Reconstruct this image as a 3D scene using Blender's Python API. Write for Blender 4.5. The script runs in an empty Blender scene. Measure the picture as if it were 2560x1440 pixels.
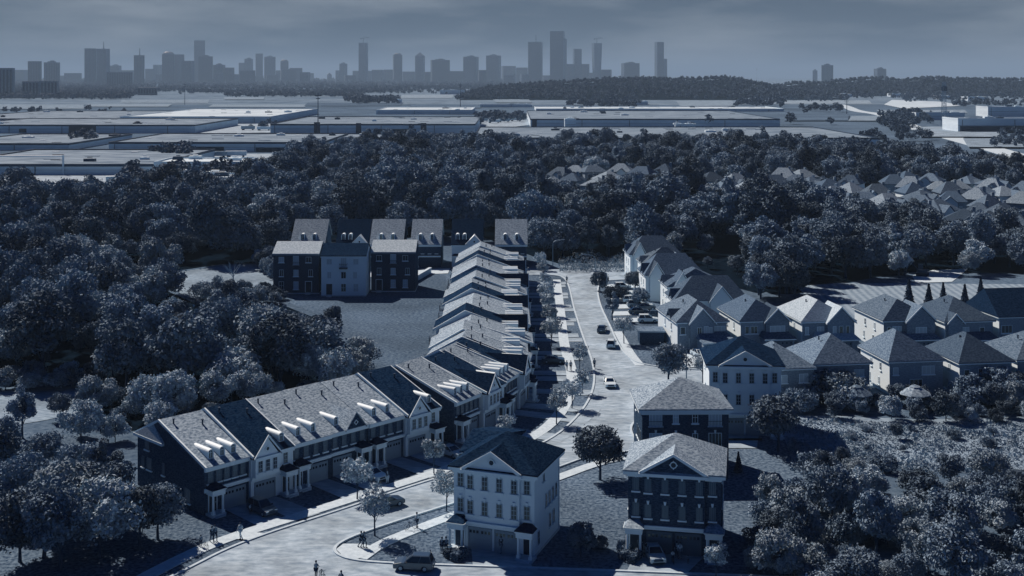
import bpy, math, random
import numpy as np
from mathutils import Vector, Matrix
D = bpy.data; SC = bpy.context.scene; COL = SC.collection
R = math.radians
CAMH = 52.0; FOC = 3000.0; HOR = 190.0      # camera height in metres, focal length and horizon of the 2560-wide frame

def at(px, py, z=0.0):
    """ground (or height z) point seen at that place of the survey frame"""
    Y = FOC*(CAMH-z)/(py-HOR)
    return ((px-1280.0)*Y/FOC, Y)

def tag(o, label=None, cat=None, group=None, kind=None):
    if label: o['label'] = label
    if cat: o['category'] = cat
    if group: o['group'] = group
    if kind: o['kind'] = kind
    return o

def empty(name, loc, rz=0.0, label=None, cat=None, group=None):
    o = D.objects.new(name, None); COL.objects.link(o)
    o.location = (loc[0], loc[1], loc[2] if len(loc) > 2 else 0.0); o.rotation_euler = (0, 0, rz)
    o.empty_display_size = 0.5
    return tag(o, label, cat, group)

def link(name, me, mat=None, parent=None, loc=(0, 0, 0), rz=0.0):
    o = D.objects.new(name, me); COL.objects.link(o)
    if mat is not None and not me.materials: me.materials.append(mat)
    if parent: o.parent = parent
    o.location = loc; o.rotation_euler = (0, 0, rz)
    return o

def copy_tree(o, parent=None):
    c = o.copy(); COL.objects.link(c)
    if parent: c.parent = parent
    for ch in o.children: copy_tree(ch, c)
    return c

class MB:
    def __init__(s): s.v = []; s.f = []
    def poly(s, pts):
        n = len(s.v); s.v += [tuple(p) for p in pts]; s.f.append(tuple(range(n, n+len(pts))))
    def solid(s, pts, faces):
        n = len(s.v); s.v += [tuple(p) for p in pts]; s.f += [tuple(n+i for i in f) for f in faces]
    def box(s, x0, x1, y0, y1, z0, z1):
        s.solid([(x0,y0,z0),(x1,y0,z0),(x1,y1,z0),(x0,y1,z0),(x0,y0,z1),(x1,y0,z1),(x1,y1,z1),(x0,y1,z1)],
                [(0,3,2,1),(4,5,6,7),(0,1,5,4),(1,2,6,5),(2,3,7,6),(3,0,4,7)])
    def taper(s, x0, x1, y0, y1, z0, z1, e):
        """box whose top is wider (e>0) or narrower (e<0) by e on each side"""
        s.solid([(x0,y0,z0),(x1,y0,z0),(x1,y1,z0),(x0,y1,z0),(x0-e,y0-e,z1),(x1+e,y0-e,z1),(x1+e,y1+e,z1),(x0-e,y1+e,z1)],
                [(0,3,2,1),(4,5,6,7),(0,1,5,4),(1,2,6,5),(2,3,7,6),(3,0,4,7)])
    def prism(s, p2, z0, z1):
        n = len(p2)
        s.solid([(x,y,z0) for x,y in p2]+[(x,y,z1) for x,y in p2],
                [tuple(range(n-1,-1,-1)), tuple(range(n,2*n))]+[(i,(i+1)%n,n+(i+1)%n,n+i) for i in range(n)])
    def exx(s, yz, x0, x1):
        """profile in the y-z plane swept along x"""
        n = len(yz)
        s.solid([(x0,y,z) for y,z in yz]+[(x1,y,z) for y,z in yz],
                [tuple(range(n)), tuple(range(2*n-1,n-1,-1))]+[(i,n+i,n+(i+1)%n,(i+1)%n) for i in range(n)])
    def exy(s, xz, y0, y1):
        n = len(xz)
        s.solid([(x,y0,z) for x,z in xz]+[(x,y1,z) for x,z in xz],
                [tuple(range(n)), tuple(range(2*n-1,n-1,-1))]+[(i,n+i,n+(i+1)%n,(i+1)%n) for i in range(n)])
    def tube(s, p, q, r0, r1=None, n=7):
        r1 = r0 if r1 is None else r1
        p = Vector(p); q = Vector(q); d = (q-p).normalized()
        a = d.orthogonal().normalized(); b = d.cross(a)
        pts = []
        for c, r in ((p, r0), (q, r1)):
            for i in range(n):
                t = 2*math.pi*i/n; pts.append(c+a*(r*math.cos(t))+b*(r*math.sin(t)))
        s.solid(pts, [tuple(range(n-1,-1,-1)), tuple(range(n,2*n))]+[(i,(i+1)%n,n+(i+1)%n,n+i) for i in range(n)])
    def lathe(s, prof, c=(0,0), n=12):
        k = len(prof); pts = []
        for r, z in prof:
            for i in range(n):
                t = 2*math.pi*i/n; pts.append((c[0]+r*math.cos(t), c[1]+r*math.sin(t), z))
        fs = [(j*n+i, j*n+(i+1)%n, (j+1)*n+(i+1)%n, (j+1)*n+i) for j in range(k-1) for i in range(n)]
        s.solid(pts, fs+[tuple(range(n-1,-1,-1)), tuple(range((k-1)*n, k*n))])
    def mesh(s, name):
        me = D.meshes.new(name); me.from_pydata(s.v, [], s.f); me.update(); return me
    def build(s, name, mat, parent=None, loc=(0,0,0), rz=0.0, smooth=False):
        me = s.mesh(name)
        if smooth: me.polygons.foreach_set('use_smooth', [True]*len(me.polygons))
        return link(name, me, mat, parent, loc, rz)

# ---------------------------------------------------------------- materials
def _nodes(name):
    m = D.materials.new(name); m.use_nodes = True
    return m, m.node_tree, m.node_tree.nodes['Principled BSDF']

def mat(name, c, rough=0.85, c2=None, scale=(1,1,1), detail=4.0, lo=0.35, hi=0.65, bump=0.0, metal=0.0, spec=0.3, coord='Object', big=0.0, obj_var=0.0):
    """principled surface whose colour wanders between c and c2 with a stretched noise"""
    m, nt, b = _nodes(name); N = nt.nodes; L = nt.links
    b.inputs['Roughness'].default_value = rough; b.inputs['Metallic'].default_value = metal
    b.inputs['Specular IOR Level'].default_value = spec if rough < .7 else spec*.35
    b.inputs['Specular Tint'].default_value = (.60,.90,1,1)
    if c2 is None:
        b.inputs['Base Color'].default_value = (*c, 1); return m
    tc = N.new('ShaderNodeTexCoord'); mp = N.new('ShaderNodeMapping'); mp.inputs['Scale'].default_value = scale
    nz = N.new('ShaderNodeTexNoise'); nz.inputs['Scale'].default_value = 1.0; nz.inputs['Detail'].default_value = detail
    nz.inputs['Roughness'].default_value = 0.6
    L.new(tc.outputs[coord], mp.inputs['Vector']); L.new(mp.outputs['Vector'], nz.inputs['Vector'])
    cr = N.new('ShaderNodeValToRGB'); cr.color_ramp.elements[0].position = lo; cr.color_ramp.elements[1].position = hi
    cr.color_ramp.elements[0].color = (*c, 1); cr.color_ramp.elements[1].color = (*c2, 1)
    L.new(nz.outputs['Fac'], cr.inputs['Fac']); out = cr.outputs['Color']
    if big:
        n2 = N.new('ShaderNodeTexNoise'); n2.inputs['Scale'].default_value = big; n2.inputs['Detail'].default_value = 5
        L.new(tc.outputs[coord], n2.inputs['Vector'])
        mr = N.new('ShaderNodeMapRange'); mr.inputs['From Min'].default_value = .3; mr.inputs['From Max'].default_value = .7
        mr.inputs['To Min'].default_value = .7; mr.inputs['To Max'].default_value = 1.3
        L.new(n2.outputs['Fac'], mr.inputs['Value'])
        mx = N.new('ShaderNodeVectorMath'); mx.operation = 'SCALE'
        L.new(out, mx.inputs[0]); L.new(mr.outputs['Result'], mx.inputs['Scale']); out = mx.outputs['Vector']
    if obj_var:
        oi = N.new('ShaderNodeObjectInfo'); mr = N.new('ShaderNodeMapRange')
        mr.inputs['To Min'].default_value = 1-obj_var; mr.inputs['To Max'].default_value = 1+obj_var
        L.new(oi.outputs['Random'], mr.inputs['Value'])
        mx = N.new('ShaderNodeVectorMath'); mx.operation = 'SCALE'
        L.new(out, mx.inputs[0]); L.new(mr.outputs['Result'], mx.inputs['Scale']); out = mx.outputs['Vector']
    L.new(out, b.inputs['Base Color'])
    if bump:
        bp = N.new('ShaderNodeBump'); bp.inputs['Strength'].default_value = bump; bp.inputs['Distance'].default_value = 0.05
        L.new(nz.outputs['Fac'], bp.inputs['Height']); L.new(bp.outputs['Normal'], b.inputs['Normal'])
    return m

def T(v, k=1.0):
    """navy-toned grey of albedo about v: the whole place is seen in one navy tone"""
    a = v*k; s = 12.92*a if a < .0031 else 1.055*a**(1/2.4)-.055; t = min(max((s-.085)/.78, .012), 1.05)
    q = [(lo+(hi-lo)*t)/255 for lo, hi in zip((0,21,47),(205,212,220))]
    return tuple(min(f*(c/12.92 if c < .04045 else ((c+.055)/1.055)**2.4), .93) for c, f in zip(q, (.78, 1.0, 1.13)))

M = {}
M['ground']   = mat('ground_grass', T(.07), 1, T(.18), (.9,.9,.9), 9, .3, .7, .5, big=.012, spec=0)
M['lawn']     = mat('lawn_grass', T(.03), 1, T(.21), (2.2,2.2,2.2), 6, .33, .67, .6, big=.06, spec=0)
M['court']    = mat('court_grass', T(.035), 1, T(.19), (1.6,2.5,.8), 6, .32, .68, .5, big=.05, spec=0)
M['meadow']   = mat('dry_meadow', T(.16), 1, T(.44), (.9,.9,.9), 9, .3, .7, .8, big=.09, spec=0)
M['pale_grass'] = mat('pale_grass', T(.16), 1, T(.36), (.8,1.6,.8), 8, .3, .7, .4, big=.08, spec=0)
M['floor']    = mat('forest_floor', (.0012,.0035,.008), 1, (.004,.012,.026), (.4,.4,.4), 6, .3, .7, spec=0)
M['road']     = mat('concrete_road', T(.24), .9, T(.46), (.6,1.2,1), 10, .33, .66, .1, big=.14, spec=.2)
M['walk']     = mat('pale_sidewalk', T(.50), .9, T(.63), (1.5,1.5,1), 4, spec=.2)
M['kerb']     = mat('kerb_concrete', T(.48), .9, T(.60), (1.5,1.5,1), 4, spec=.2)
M['drive']    = mat('driveway', T(.26), .9, T(.43), (.6,1.6,1), 8, .3, .66, big=.2, spec=.2)
M['white']    = mat('white_trim', T(.80), .6, spec=.3)
M['cream']    = mat('cream_brick', T(.80), .9, T(.98), (3,3,11), 3, .38, .62, .2, spec=.15)
M['darkbrick']= mat('dark_brick', T(.028), .9, T(.095), (3,3,11), 3, .4, .62, .2, spec=.15)
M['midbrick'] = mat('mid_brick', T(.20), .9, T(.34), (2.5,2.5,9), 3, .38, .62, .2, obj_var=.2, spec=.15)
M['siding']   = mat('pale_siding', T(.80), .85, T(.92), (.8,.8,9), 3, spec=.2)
M['shingle']  = mat('grey_shingle', T(.16), .9, T(.42), (2.4,2.4,9), 3, .38, .62, .35, obj_var=.10, spec=.15)
M['shingle_pale']  = mat('pale_shingle', T(.36), .9, T(.58), (2.4,2.4,9), 3, .38, .62, .35, obj_var=.10, spec=.15)
M['shingle_dark'] = mat('dark_shingle', T(.010), .9, T(.036), (2.4,2.4,9), 3, .38, .62, .35, obj_var=.12, spec=.15)
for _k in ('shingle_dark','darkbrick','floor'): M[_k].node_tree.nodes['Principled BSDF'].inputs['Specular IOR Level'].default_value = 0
M['shingle_mid'] = mat('mid_shingle', T(.08), .9, T(.20), (2.6,2.6,7), 4, .38, .62, .35, obj_var=.35, spec=.15)
M['garage']   = mat('garage_panel', T(.30), .6, spec=.3)
M['garage_d'] = mat('garage_panel_grey', T(.12), .6, spec=.3)
M['glass']    = mat('window_glass', T(.012), .12, spec=.6)
M['curtain']  = mat('curtained_glass', T(.10), .25, spec=.5)
M['frame_pale'] = mat('window_frame_pale', T(.42), .6)
M['blind'] = mat('blind_behind_glass', T(.5), .3, spec=.5)
M['winframe'] = mat('window_frame_grey', T(.15), .6)
M['door']     = mat('dark_door', T(.02), .5)
M['metal_d']  = mat('dark_metal', T(.04), .5, metal=.2)
M['metal_l']  = mat('grey_metal', T(.35), .4, metal=.4)
M['rubber']   = mat('tyre_rubber', T(.015), .9)
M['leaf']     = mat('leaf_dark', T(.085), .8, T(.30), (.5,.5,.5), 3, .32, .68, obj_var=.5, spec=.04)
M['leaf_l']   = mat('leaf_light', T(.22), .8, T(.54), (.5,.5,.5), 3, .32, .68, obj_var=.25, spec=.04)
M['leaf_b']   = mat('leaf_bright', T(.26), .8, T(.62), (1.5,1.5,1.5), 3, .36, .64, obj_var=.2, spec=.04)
M['leaf_c']   = mat('needle_dark', T(.03), .8, T(.06), (.6,.6,.6), 3, obj_var=.2, spec=.15)
M['leaf_far'] = mat('leaf_far', T(.06), .8, T(.16), (.10,.10,.10), 3, .35, .65, spec=.1)
M['bark']     = mat('bark', T(.03), .95, T(.09), (4,4,1), 4, spec=.1)
M['bark_dead']= mat('bare_wood', T(.2), .95, T(.3), (4,4,1), 4, spec=.1)
M['skin']     = mat('skin', T(.30), .6)
M['hair']     = mat('hair', T(.015), .7)
M['cloth_d']  = mat('dark_cloth', T(.02), .9, T(.04), (9,9,9))
M['cloth_m']  = mat('grey_cloth', T(.12), .9, T(.18), (9,9,9))
M['cloth_l']  = mat('pale_cloth', T(.5), .9, T(.62), (9,9,9))
def paint(name, v): 
    m = mat(name, T(v), .3, spec=.5); m.node_tree.nodes['Principled BSDF'].inputs['Coat Weight'].default_value = .5; return m
M['car_w'] = paint('white_paint', .75); M['car_s'] = paint('silver_paint', .38); M['car_d'] = paint('dark_paint', .035); M['car_g'] = paint('grey_paint', .06)
M['lamp_lens'] = mat('lamp_lens', T(.7), .15, spec=.6)
M['tail_lens'] = mat('tail_lens', T(.06), .2, spec=.6)
M['wh_wall'] = mat('warehouse_wall', T(.66), .9, T(.80), (.05,.05,.4), 6, spec=.1)
M['wh_roof'] = mat('white_roof', T(.42), .9, T(.66), (.02,.06,.05), 5, .3, .6, spec=.1)
M['shingle_k'] = mat('slate_shingle', T(.06), .9, T(.13), (2.6,2.6,7), 4, .38, .62, .35, obj_var=.35, spec=.15)
M['wh_roof_g'] = mat('gravel_roof', T(.13), .95, T(.33), (.05,.14,.05), 7, spec=.1)
M['far_field'] = mat('far_field', T(.12), 1, T(.27), (.004,.012,.01), 8, .3, .7, big=.03, spec=0)
M['tower'] = mat('tower_wall', T(.07), .6, T(.17), (.3,.3,.3), 2, obj_var=.35, spec=.3)
M['tower_band'] = mat('tower_glass', T(.012), .3, spec=.5)

def striped(name, c, c2, scale, rot):
    m, nt, b = _nodes(name); N = nt.nodes; L = nt.links
    b.inputs['Roughness'].default_value = 1; b.inputs['Specular IOR Level'].default_value = 0
    tc = N.new('ShaderNodeTexCoord'); mp = N.new('ShaderNodeMapping'); mp.inputs['Rotation'].default_value = (0,0,rot)
    wv = N.new('ShaderNodeTexWave'); wv.inputs['Scale'].default_value = scale; wv.inputs['Distortion'].default_value = 1.2; wv.inputs['Detail'].default_value = 4; wv.inputs['Detail Scale'].default_value = 2
    nz = N.new('ShaderNodeTexNoise'); nz.inputs['Scale'].default_value = .9; nz.inputs['Detail'].default_value = 8
    mx = N.new('ShaderNodeMath'); mx.operation = 'MULTIPLY_ADD'; mx.inputs[1].default_value = .35
    L.new(tc.outputs['Object'], mp.inputs['Vector']); L.new(mp.outputs['Vector'], wv.inputs['Vector']); L.new(tc.outputs['Object'], nz.inputs['Vector'])
    sb = N.new('ShaderNodeMath'); sb.operation = 'MULTIPLY'; sb.inputs[1].default_value = .75
    L.new(nz.outputs['Fac'], sb.inputs[0]); L.new(wv.outputs['Fac'], mx.inputs[0]); L.new(sb.outputs[0], mx.inputs[2])
    cr = N.new('ShaderNodeValToRGB'); cr.color_ramp.elements[0].position = .3; cr.color_ramp.elements[1].position = .75
    cr.color_ramp.elements[0].color = (*c,1); cr.color_ramp.elements[1].color = (*c2,1)
    L.new(mx.outputs[0], cr.inputs['Fac']); L.new(cr.outputs['Color'], b.inputs['Base Color'])
    return m
M['mown'] = striped('mown_field', T(.20), T(.34), .17, R(5))

# ---------------------------------------------------------------- camera, sun, sky, air
cam = D.objects.new('camera', D.cameras.new('camera')); COL.objects.link(cam); SC.camera = cam
cam.location = (0, 0, CAMH); cam.rotation_euler = (R(90), 0, 0)
cam.data.sensor_width = 36; cam.data.lens = FOC/2560*36; cam.data.shift_y = -(720-HOR)/2560
cam.data.clip_start = 1; cam.data.clip_end = 90000
SUN_EL = R(42); sv = Vector((-0.65*math.cos(SUN_EL), 0.76*math.cos(SUN_EL), math.sin(SUN_EL)))
sun = D.objects.new('sun', D.lights.new('sun', 'SUN')); COL.objects.link(sun)
sun.data.energy = 5.0; sun.data.angle = R(.5); sun.data.color = (1.0, .733, .57)
sun.rotation_euler = sv.to_track_quat('Z', 'Y').to_euler(); sun.location = (-60, 60, 300)
W = D.worlds.new('World'); SC.world = W; W.use_nodes = True
nt = W.node_tree; N = nt.nodes; L = nt.links
bg = N['Background']; bg.inputs['Strength'].default_value = 0.05
sky = N.new('ShaderNodeTexSky'); sky.sky_type = 'NISHITA'; sky.sun_disc = False
sky.sun_elevation = SUN_EL; sky.sun_rotation = math.atan2(sv.x, sv.y)
sky.altitude = 200; sky.dust_density = 2.0; sky.ozone_density = 2.0
tc = N.new('ShaderNodeTexCoord'); mp = N.new('ShaderNodeMapping'); mp.inputs['Scale'].default_value = (4.2, 4.2, 22)
nz = N.new('ShaderNodeTexNoise'); nz.inputs['Scale'].default_value = 1.3; nz.inputs['Detail'].default_value = 7; nz.inputs['Roughness'].default_value = .55
cr = N.new('ShaderNodeValToRGB'); cr.color_ramp.elements[0].position = .46; cr.color_ramp.elements[1].position = .72
cr.color_ramp.elements[0].color = (1.0,1.42,1.95,1); cr.color_ramp.elements[1].color = (3.0,3.45,4.0,1); cr.color_ramp.elements[0].position = .40; cr.color_ramp.elements[1].position = .64
sx = N.new('ShaderNodeSeparateXYZ'); el = N.new('ShaderNodeMapRange'); el.inputs['From Min'].default_value = .064; el.inputs['From Max'].default_value = .10; el.inputs['To Min'].default_value = .92; el.inputs['To Max'].default_value = .0
L.new(tc.outputs['Generated'], sx.inputs[0]); L.new(sx.outputs['Z'], el.inputs['Value'])
L.new(tc.outputs['Generated'], mp.inputs['Vector']); L.new(mp.outputs['Vector'], nz.inputs['Vector']); L.new(nz.outputs['Fac'], cr.inputs['Fac'])
tint = N.new('ShaderNodeMix'); tint.data_type = 'RGBA'; tint.blend_type = 'MULTIPLY'; tint.inputs['Factor'].default_value = 1
tint.inputs['B'].default_value = (.004,.125,.33,1)
L.new(sky.outputs['Color'], tint.inputs['A'])
cl = N.new('ShaderNodeMix'); cl.data_type = 'RGBA'; cl.blend_type = 'MIX'
L.new(el.outputs['Result'], cl.inputs['Factor']); L.new(tint.outputs['Result'], cl.inputs['A']); L.new(cr.outputs['Color'], cl.inputs['B'])
L.new(cl.outputs['Result'], bg.inputs['Color'])
SC.view_settings.view_transform = 'Standard'; SC.view_settings.look = 'None'; SC.view_settings.gamma = 1; SC.view_settings.exposure = .68
SC.cycles.use_denoising = True; SC.cycles.max_bounces = 6; SC.cycles.diffuse_bounces = 2; SC.cycles.volume_bounces = 0

hz = MB(); hz.box(-24000, 24000, -120, 46000, -1.5, 352)
mh = D.materials.new('air'); mh.use_nodes = True; hn = mh.node_tree
hn.nodes.remove(hn.nodes['Principled BSDF'])
pv = hn.nodes.new('ShaderNodeVolumePrincipled'); pv.inputs['Density'].default_value = 0.85e-4; pv.inputs['Color'].default_value = (.33,.575,.90,1)
hn.links.new(pv.outputs['Volume'], hn.nodes['Material Output'].inputs['Volume'])
tag(hz.build('haze', mh), kind='stuff')
# ---------------------------------------------------------------- ground, roads, paths
def sheet(name, pts, z, m, px=True):
    b = MB(); P = [at(*p) if px else p for p in pts]
    cx = sum(p[0] for p in P)/len(P); cy = sum(p[1] for p in P)/len(P)
    a = sum(P[i][0]*P[(i+1)%len(P)][1]-P[(i+1)%len(P)][0]*P[i][1] for i in range(len(P)))
    if a < 0: P = P[::-1]
    b.poly([(p[0]-cx, p[1]-cy, 0) for p in P])
    return tag(b.build(name, m, loc=(cx, cy, z)), kind='structure')

def smooth(P, n=3):
    for _ in range(n):
        Q = [P[0]]
        for a, b in zip(P[:-1], P[1:]):
            Q += [(a[0]*.75+b[0]*.25, a[1]*.75+b[1]*.25), (a[0]*.25+b[0]*.75, a[1]*.25+b[1]*.75)]
        P = Q+[P[-1]]
    return P

def ribbon(name, pts, w, z0, z1, m, px=True, n=2):
    P = smooth([at(*p) if px else p for p in pts], n); b = MB(); Lf = []; Rt = []
    for i, p in enumerate(P):
        a = P[max(i-1,0)]; c = P[min(i+1,len(P)-1)]; dx, dy = c[0]-a[0], c[1]-a[1]; l = math.hypot(dx,dy) or 1
        nx, ny = -dy/l*w/2, dx/l*w/2
        Lf.append((p[0]+nx, p[1]+ny)); Rt.append((p[0]-nx, p[1]-ny))
    k = len(P); v = [(x,y,z1) for x,y in Lf]+[(x,y,z1) for x,y in Rt]+[(x,y,z0) for x,y in Lf]+[(x,y,z0) for x,y in Rt]; f = []
    for i in range(k-1):
        f += [(k+i,k+i+1,i+1,i),(i,i+1,2*k+i+1,2*k+i),(k+i+1,k+i,3*k+i,3*k+i+1)]
    f += [(0,2*k,3*k,k),(k-1,2*k-1,4*k-1,3*k-1)]
    b.solid(v, f)
    return tag(b.build(name, m), kind='structure')

g = MB(); g.poly([(-23000,-100,0),(23000,-100,0),(23000,45000,0),(-23000,45000,0)])
tag(g.build('ground', M['ground']), kind='structure')
sheet('field', [(-2500,262),(5000,262),(9000,194),(-7000,194)], .25, M['far_field'])
sheet('lawn', [(-500,1060),(260,1090),(330,1200),(560,1180),(1010,880),(1100,690),(1410,670),(1640,690),(1780,900),(1930,990),(2010,1100),(2040,1440),(2100,1600),(-700,1600)], .02, M['lawn'])
sheet('court_lawn', [(640,700),(690,745),(800,790),(870,900),(930,960),(1010,900),(1100,860),(1115,690),(1040,676),(900,690)], .04, M['court'])
sheet('clearing', [(420,715),(450,680),(560,664),(700,660),(700,735),(600,760),(470,745)], .06, M['pale_grass'])
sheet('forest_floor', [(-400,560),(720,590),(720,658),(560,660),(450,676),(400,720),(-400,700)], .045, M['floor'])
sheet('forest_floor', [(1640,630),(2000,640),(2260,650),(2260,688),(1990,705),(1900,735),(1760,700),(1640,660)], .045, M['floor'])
sheet('side_lawn', [(-60,985),(245,960),(240,1020),(120,1050),(-60,1080)], .06, M['pale_grass'])
sheet('mown_field', [(1990,716),(2100,708),(2700,712),(2700,850),(2400,850),(2200,830),(2080,800)], .06, M['mown'])
sheet('bright_meadow', [(1940,1040),(2080,1040),(2300,1050),(2640,1040),(2640,1180),(2300,1160),(2130,1140),(1980,1150)], .06, M['pale_grass'])
sheet('roadside_meadow', [(1400,660),(1600,655),(1600,680),(1400,682)], .06, M['meadow'])
sheet('park_path', [(2280,690),(2330,676),(2420,672),(2400,690),(2380,705),(2290,708)], .09, M['walk'])
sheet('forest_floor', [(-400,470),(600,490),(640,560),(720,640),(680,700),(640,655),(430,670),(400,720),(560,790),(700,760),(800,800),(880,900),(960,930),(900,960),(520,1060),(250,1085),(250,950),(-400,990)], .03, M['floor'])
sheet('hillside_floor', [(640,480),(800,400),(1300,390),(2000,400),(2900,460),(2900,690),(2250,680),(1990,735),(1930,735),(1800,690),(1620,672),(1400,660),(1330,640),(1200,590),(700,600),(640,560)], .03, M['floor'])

sheet('far_woods_floor', [(-400,233),(330,233),(360,226),(1200,222),(1300,214),(1300,202),(-600,202)], .6, M['ground'])
ROAD_L = [(330,1492),(470,1424),(560,1377),(650,1342),(740,1312),(850,1277),(950,1243),(1050,1210),(1150,1180),(1260,1146),(1360,1110),(1420,1068),(1462,1020),(1482,980),(1487,940),(1480,900),(1462,855),(1445,805),(1433,765),(1424,720),(1414,697),(1395,689),(1330,688)]
ROAD_R1 = [(1620,697),(1560,700),(1505,703),(1492,722),(1500,765),(1525,815),(1546,865),(1578,903),(1625,916),(1700,922),(1800,930),(2700,930)]
ROAD_R2 = [(2700,968),(1800,972),(1690,975),(1630,985),(1602,1010),(1592,1050),(1577,1066),(1578,1085),(1592,1105),(1600,1122),(1553,1134),(1470,1142),(1400,1168),(1300,1205),(1140,1258),(1000,1302),(900,1336),(852,1357),(833,1375),(845,1391),(885,1403),(960,1410),(1140,1416),(1500,1428),(1830,1441),(2300,1458)]
def sm(P): return smooth([at(*p) for p in P], 2)
road = sm(ROAD_L)+[at(1300,688),at(1300,672),at(1625,678)]+sm(ROAD_R1)+sm(ROAD_R2)+[at(2300,1560),at(300,1560)]
sheet('road', road, .075, M['road'], px=False)
ribbon('kerb', ROAD_L, .34, 0, .20, M['kerb'])
ribbon('kerb', ROAD_R1, .34, 0, .20, M['kerb'])
ribbon('kerb', ROAD_R2, .34, 0, .20, M['kerb'])
ribbon('sidewalk', [(280,1490),(370,1440),(440,1404),(520,1366),(600,1337),(720,1300),(850,1258),(1000,1211),(1130,1169),(1250,1130),(1340,1092),(1395,1045),(1425,990),(1432,940),(1420,895),(1410,860),(1404,800),(1398,750),(1392,700)], 1.9, 0, .12, M['walk'])
ribbon('sidewalk', [(900,1398),(950,1362),(1040,1325),(1140,1287),(1400,1194),(1490,1160),(1560,1145)], 1.7, 0, .12, M['walk'])
sheet('corner_pad', [(840,1376),(858,1362),(905,1362),(950,1372),(915,1392),(890,1401),(856,1391)], .13, M['walk'])
sheet('corner_pad', [(565,1352),(610,1332),(660,1335),(625,1352),(590,1350)], .13, M['walk'])
ribbon('sidewalk', [(1545,830),(1572,880),(1600,915)], 1.7, 0, .12, M['walk'])
sheet('driveway', [(1182,1416),(1330,1421),(1322,1385),(1290,1376),(1178,1368)], .10, M['drive'])
sheet('driveway', [(1566,1431),(1716,1437),(1762,1392),(1590,1384)], .10, M['drive'])
sheet('driveway', [(1812,1122),(1892,1122),(1900,1072),(1812,1072)], .10, M['drive'])
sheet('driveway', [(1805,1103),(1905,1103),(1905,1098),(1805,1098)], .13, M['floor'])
for k in range(6):   # parking pads of the houses across the street
    y = 712+k*17
    sheet('driveway', [(1512+k*4,y),(1600+k*10,y-3),(1606+k*10,y+7),(1516+k*4,y+10)], .10, M['walk'])
sheet('driveway', [(1690,885),(1760,880),(1800,915),(1720,920)], .10, M['walk'])
sheet('terrace_lane', [(1020,688),(1120,684),(1125,672),(1020,676)], .09, M['walk'])
sheet('terrace_lane', [(780,700),(1000,690),(1000,680),(780,688)], .09, M['walk'])
# country road winding away beyond the wood
ribbon('country_road', [(2640,430),(2560,395),(2480,372),(2380,345),(2300,325),(2240,300),(2200,285),(2140,278),(2120,268),(2100,262)], 17, 0, .3, M['walk'])
sheet('pale_field', [(2210,262),(2260,272),(2400,265),(2360,255),(2230,250)], .5, M['wh_roof'])
sheet('yard', [(360,500),(620,410),(700,385),(380,385),(-100,455),(-100,505)], .2, M['drive'])
sheet('yard', [(1180,300),(1320,285),(1330,312),(1190,330)], .3, M['drive'])
sheet('yard', [(470,335),(700,332),(690,310),(500,312)], .4, M['drive'])
sheet('slope_meadow', [(2060,410),(2140,385),(2300,380),(2460,420),(2300,440),(2150,415)], .2, M['court'])

fr = random.Random(4)
FP = [(1290,1400,244,250),(1700,1840,252,266),(1880,2050,262,275),(1960,2180,252,260),(2200,2420,276,284),(520,760,262,268),(760,1000,258,266),(300,520,250,258),(1020,1200,262,272),(1000,1130,238,246),(0,210,262,274),(210,420,262,268),(1430,1560,250,258),(2120,2300,292,304),(1960,2120,290,304),(2300,2500,320,345),(2420,2560,350,372),(560,660,244,250),(880,990,240,247),(1240,1330,250,258)]
for i, (a, c, t, bt) in enumerate(FP):
    k = fr.uniform(-14,14)
    sheet('field', [(a,bt),(c,bt+fr.uniform(-1,1)),(c+k,t+fr.uniform(-1,1)),(a+k,t)], .40+.06*i, M[['court','pale_grass','ground','meadow','pale_grass','mown'][i%6]])
# ---------------------------------------------------------------- building parts
_wc = {}
def cached(key, fn, name, m):
    if key not in _wc:
        b = MB(); fn(b); me = b.mesh(name); me.materials.append(m); _wc[key] = me
    return _wc[key]

_wn = [0]
def window(par, x, y, z, w, h, rz=0.0, style='light', mull=1, trans=1, arch=False):
    """a window standing on a wall that faces local -y (turned by rz); x, z is the middle of its sill"""
    fm = {'light': M['white'], 'dark': M['winframe'], 'cream': M['frame_pale']}[style]
    gm = {'light': M['glass'], 'dark': M['curtain'], 'cream': M['glass']}[style]
    t = .07 if style != 'dark' else .05
    _wn[0] += 1; bl = style == 'light' and _wn[0] % 5 in (1,2,3)
    if bl: gm = M['blind']
    def fr(b):
        b.box(-w/2, -w/2+t, -.06, .02, 0, h); b.box(w/2-t, w/2, -.06, .02, 0, h)
        b.box(-w/2+t, w/2-t, -.06, .02, 0, t); b.box(-w/2+t, w/2-t, -.06, .02, h-t, h)
        for i in range(mull):
            c = -w/2+(i+1)*w/(mull+1); b.box(c-.025, c+.025, -.05, .02, t, h-t)
        for i in range(trans):
            c = h*(i+1)/(trans+1); b.box(-w/2+t, w/2-t, -.048, .018, c-.025, c+.025)
    def tr(b):
        b.box(-w/2-.14, w/2+.14, -.16, .02, -.16, -.002)
    def ks(b): b.solid([(-.09,-.12,h+.004),(.09,-.12,h+.004),(.16,-.12,h+.38),(-.16,-.12,h+.38),(-.09,.02,h+.004),(.09,.02,h+.004),(.16,.02,h+.38),(-.16,.02,h+.38)],
                         [(0,1,2,3),(7,6,5,4),(0,4,5,1),(1,5,6,2),(2,6,7,3),(3,7,4,0)])
    k = (round(w,2), round(h,2), style, mull, trans, arch)
    wn = link('window', cached(('f',)+k, fr, 'window', fm), None, par, (x,y,z), rz)
    link('pane', cached(('p',bl)+k, lambda b: b.box(-w/2+t, w/2-t, -.03, .015, t, h-t), 'pane', gm), None, wn)
    link('sill', cached(('s',)+k, tr, 'sill', M['white']), None, wn)
    if arch: link('keystone', cached(('k',)+k, ks, 'keystone', M['white']), None, wn)
    return wn

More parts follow.
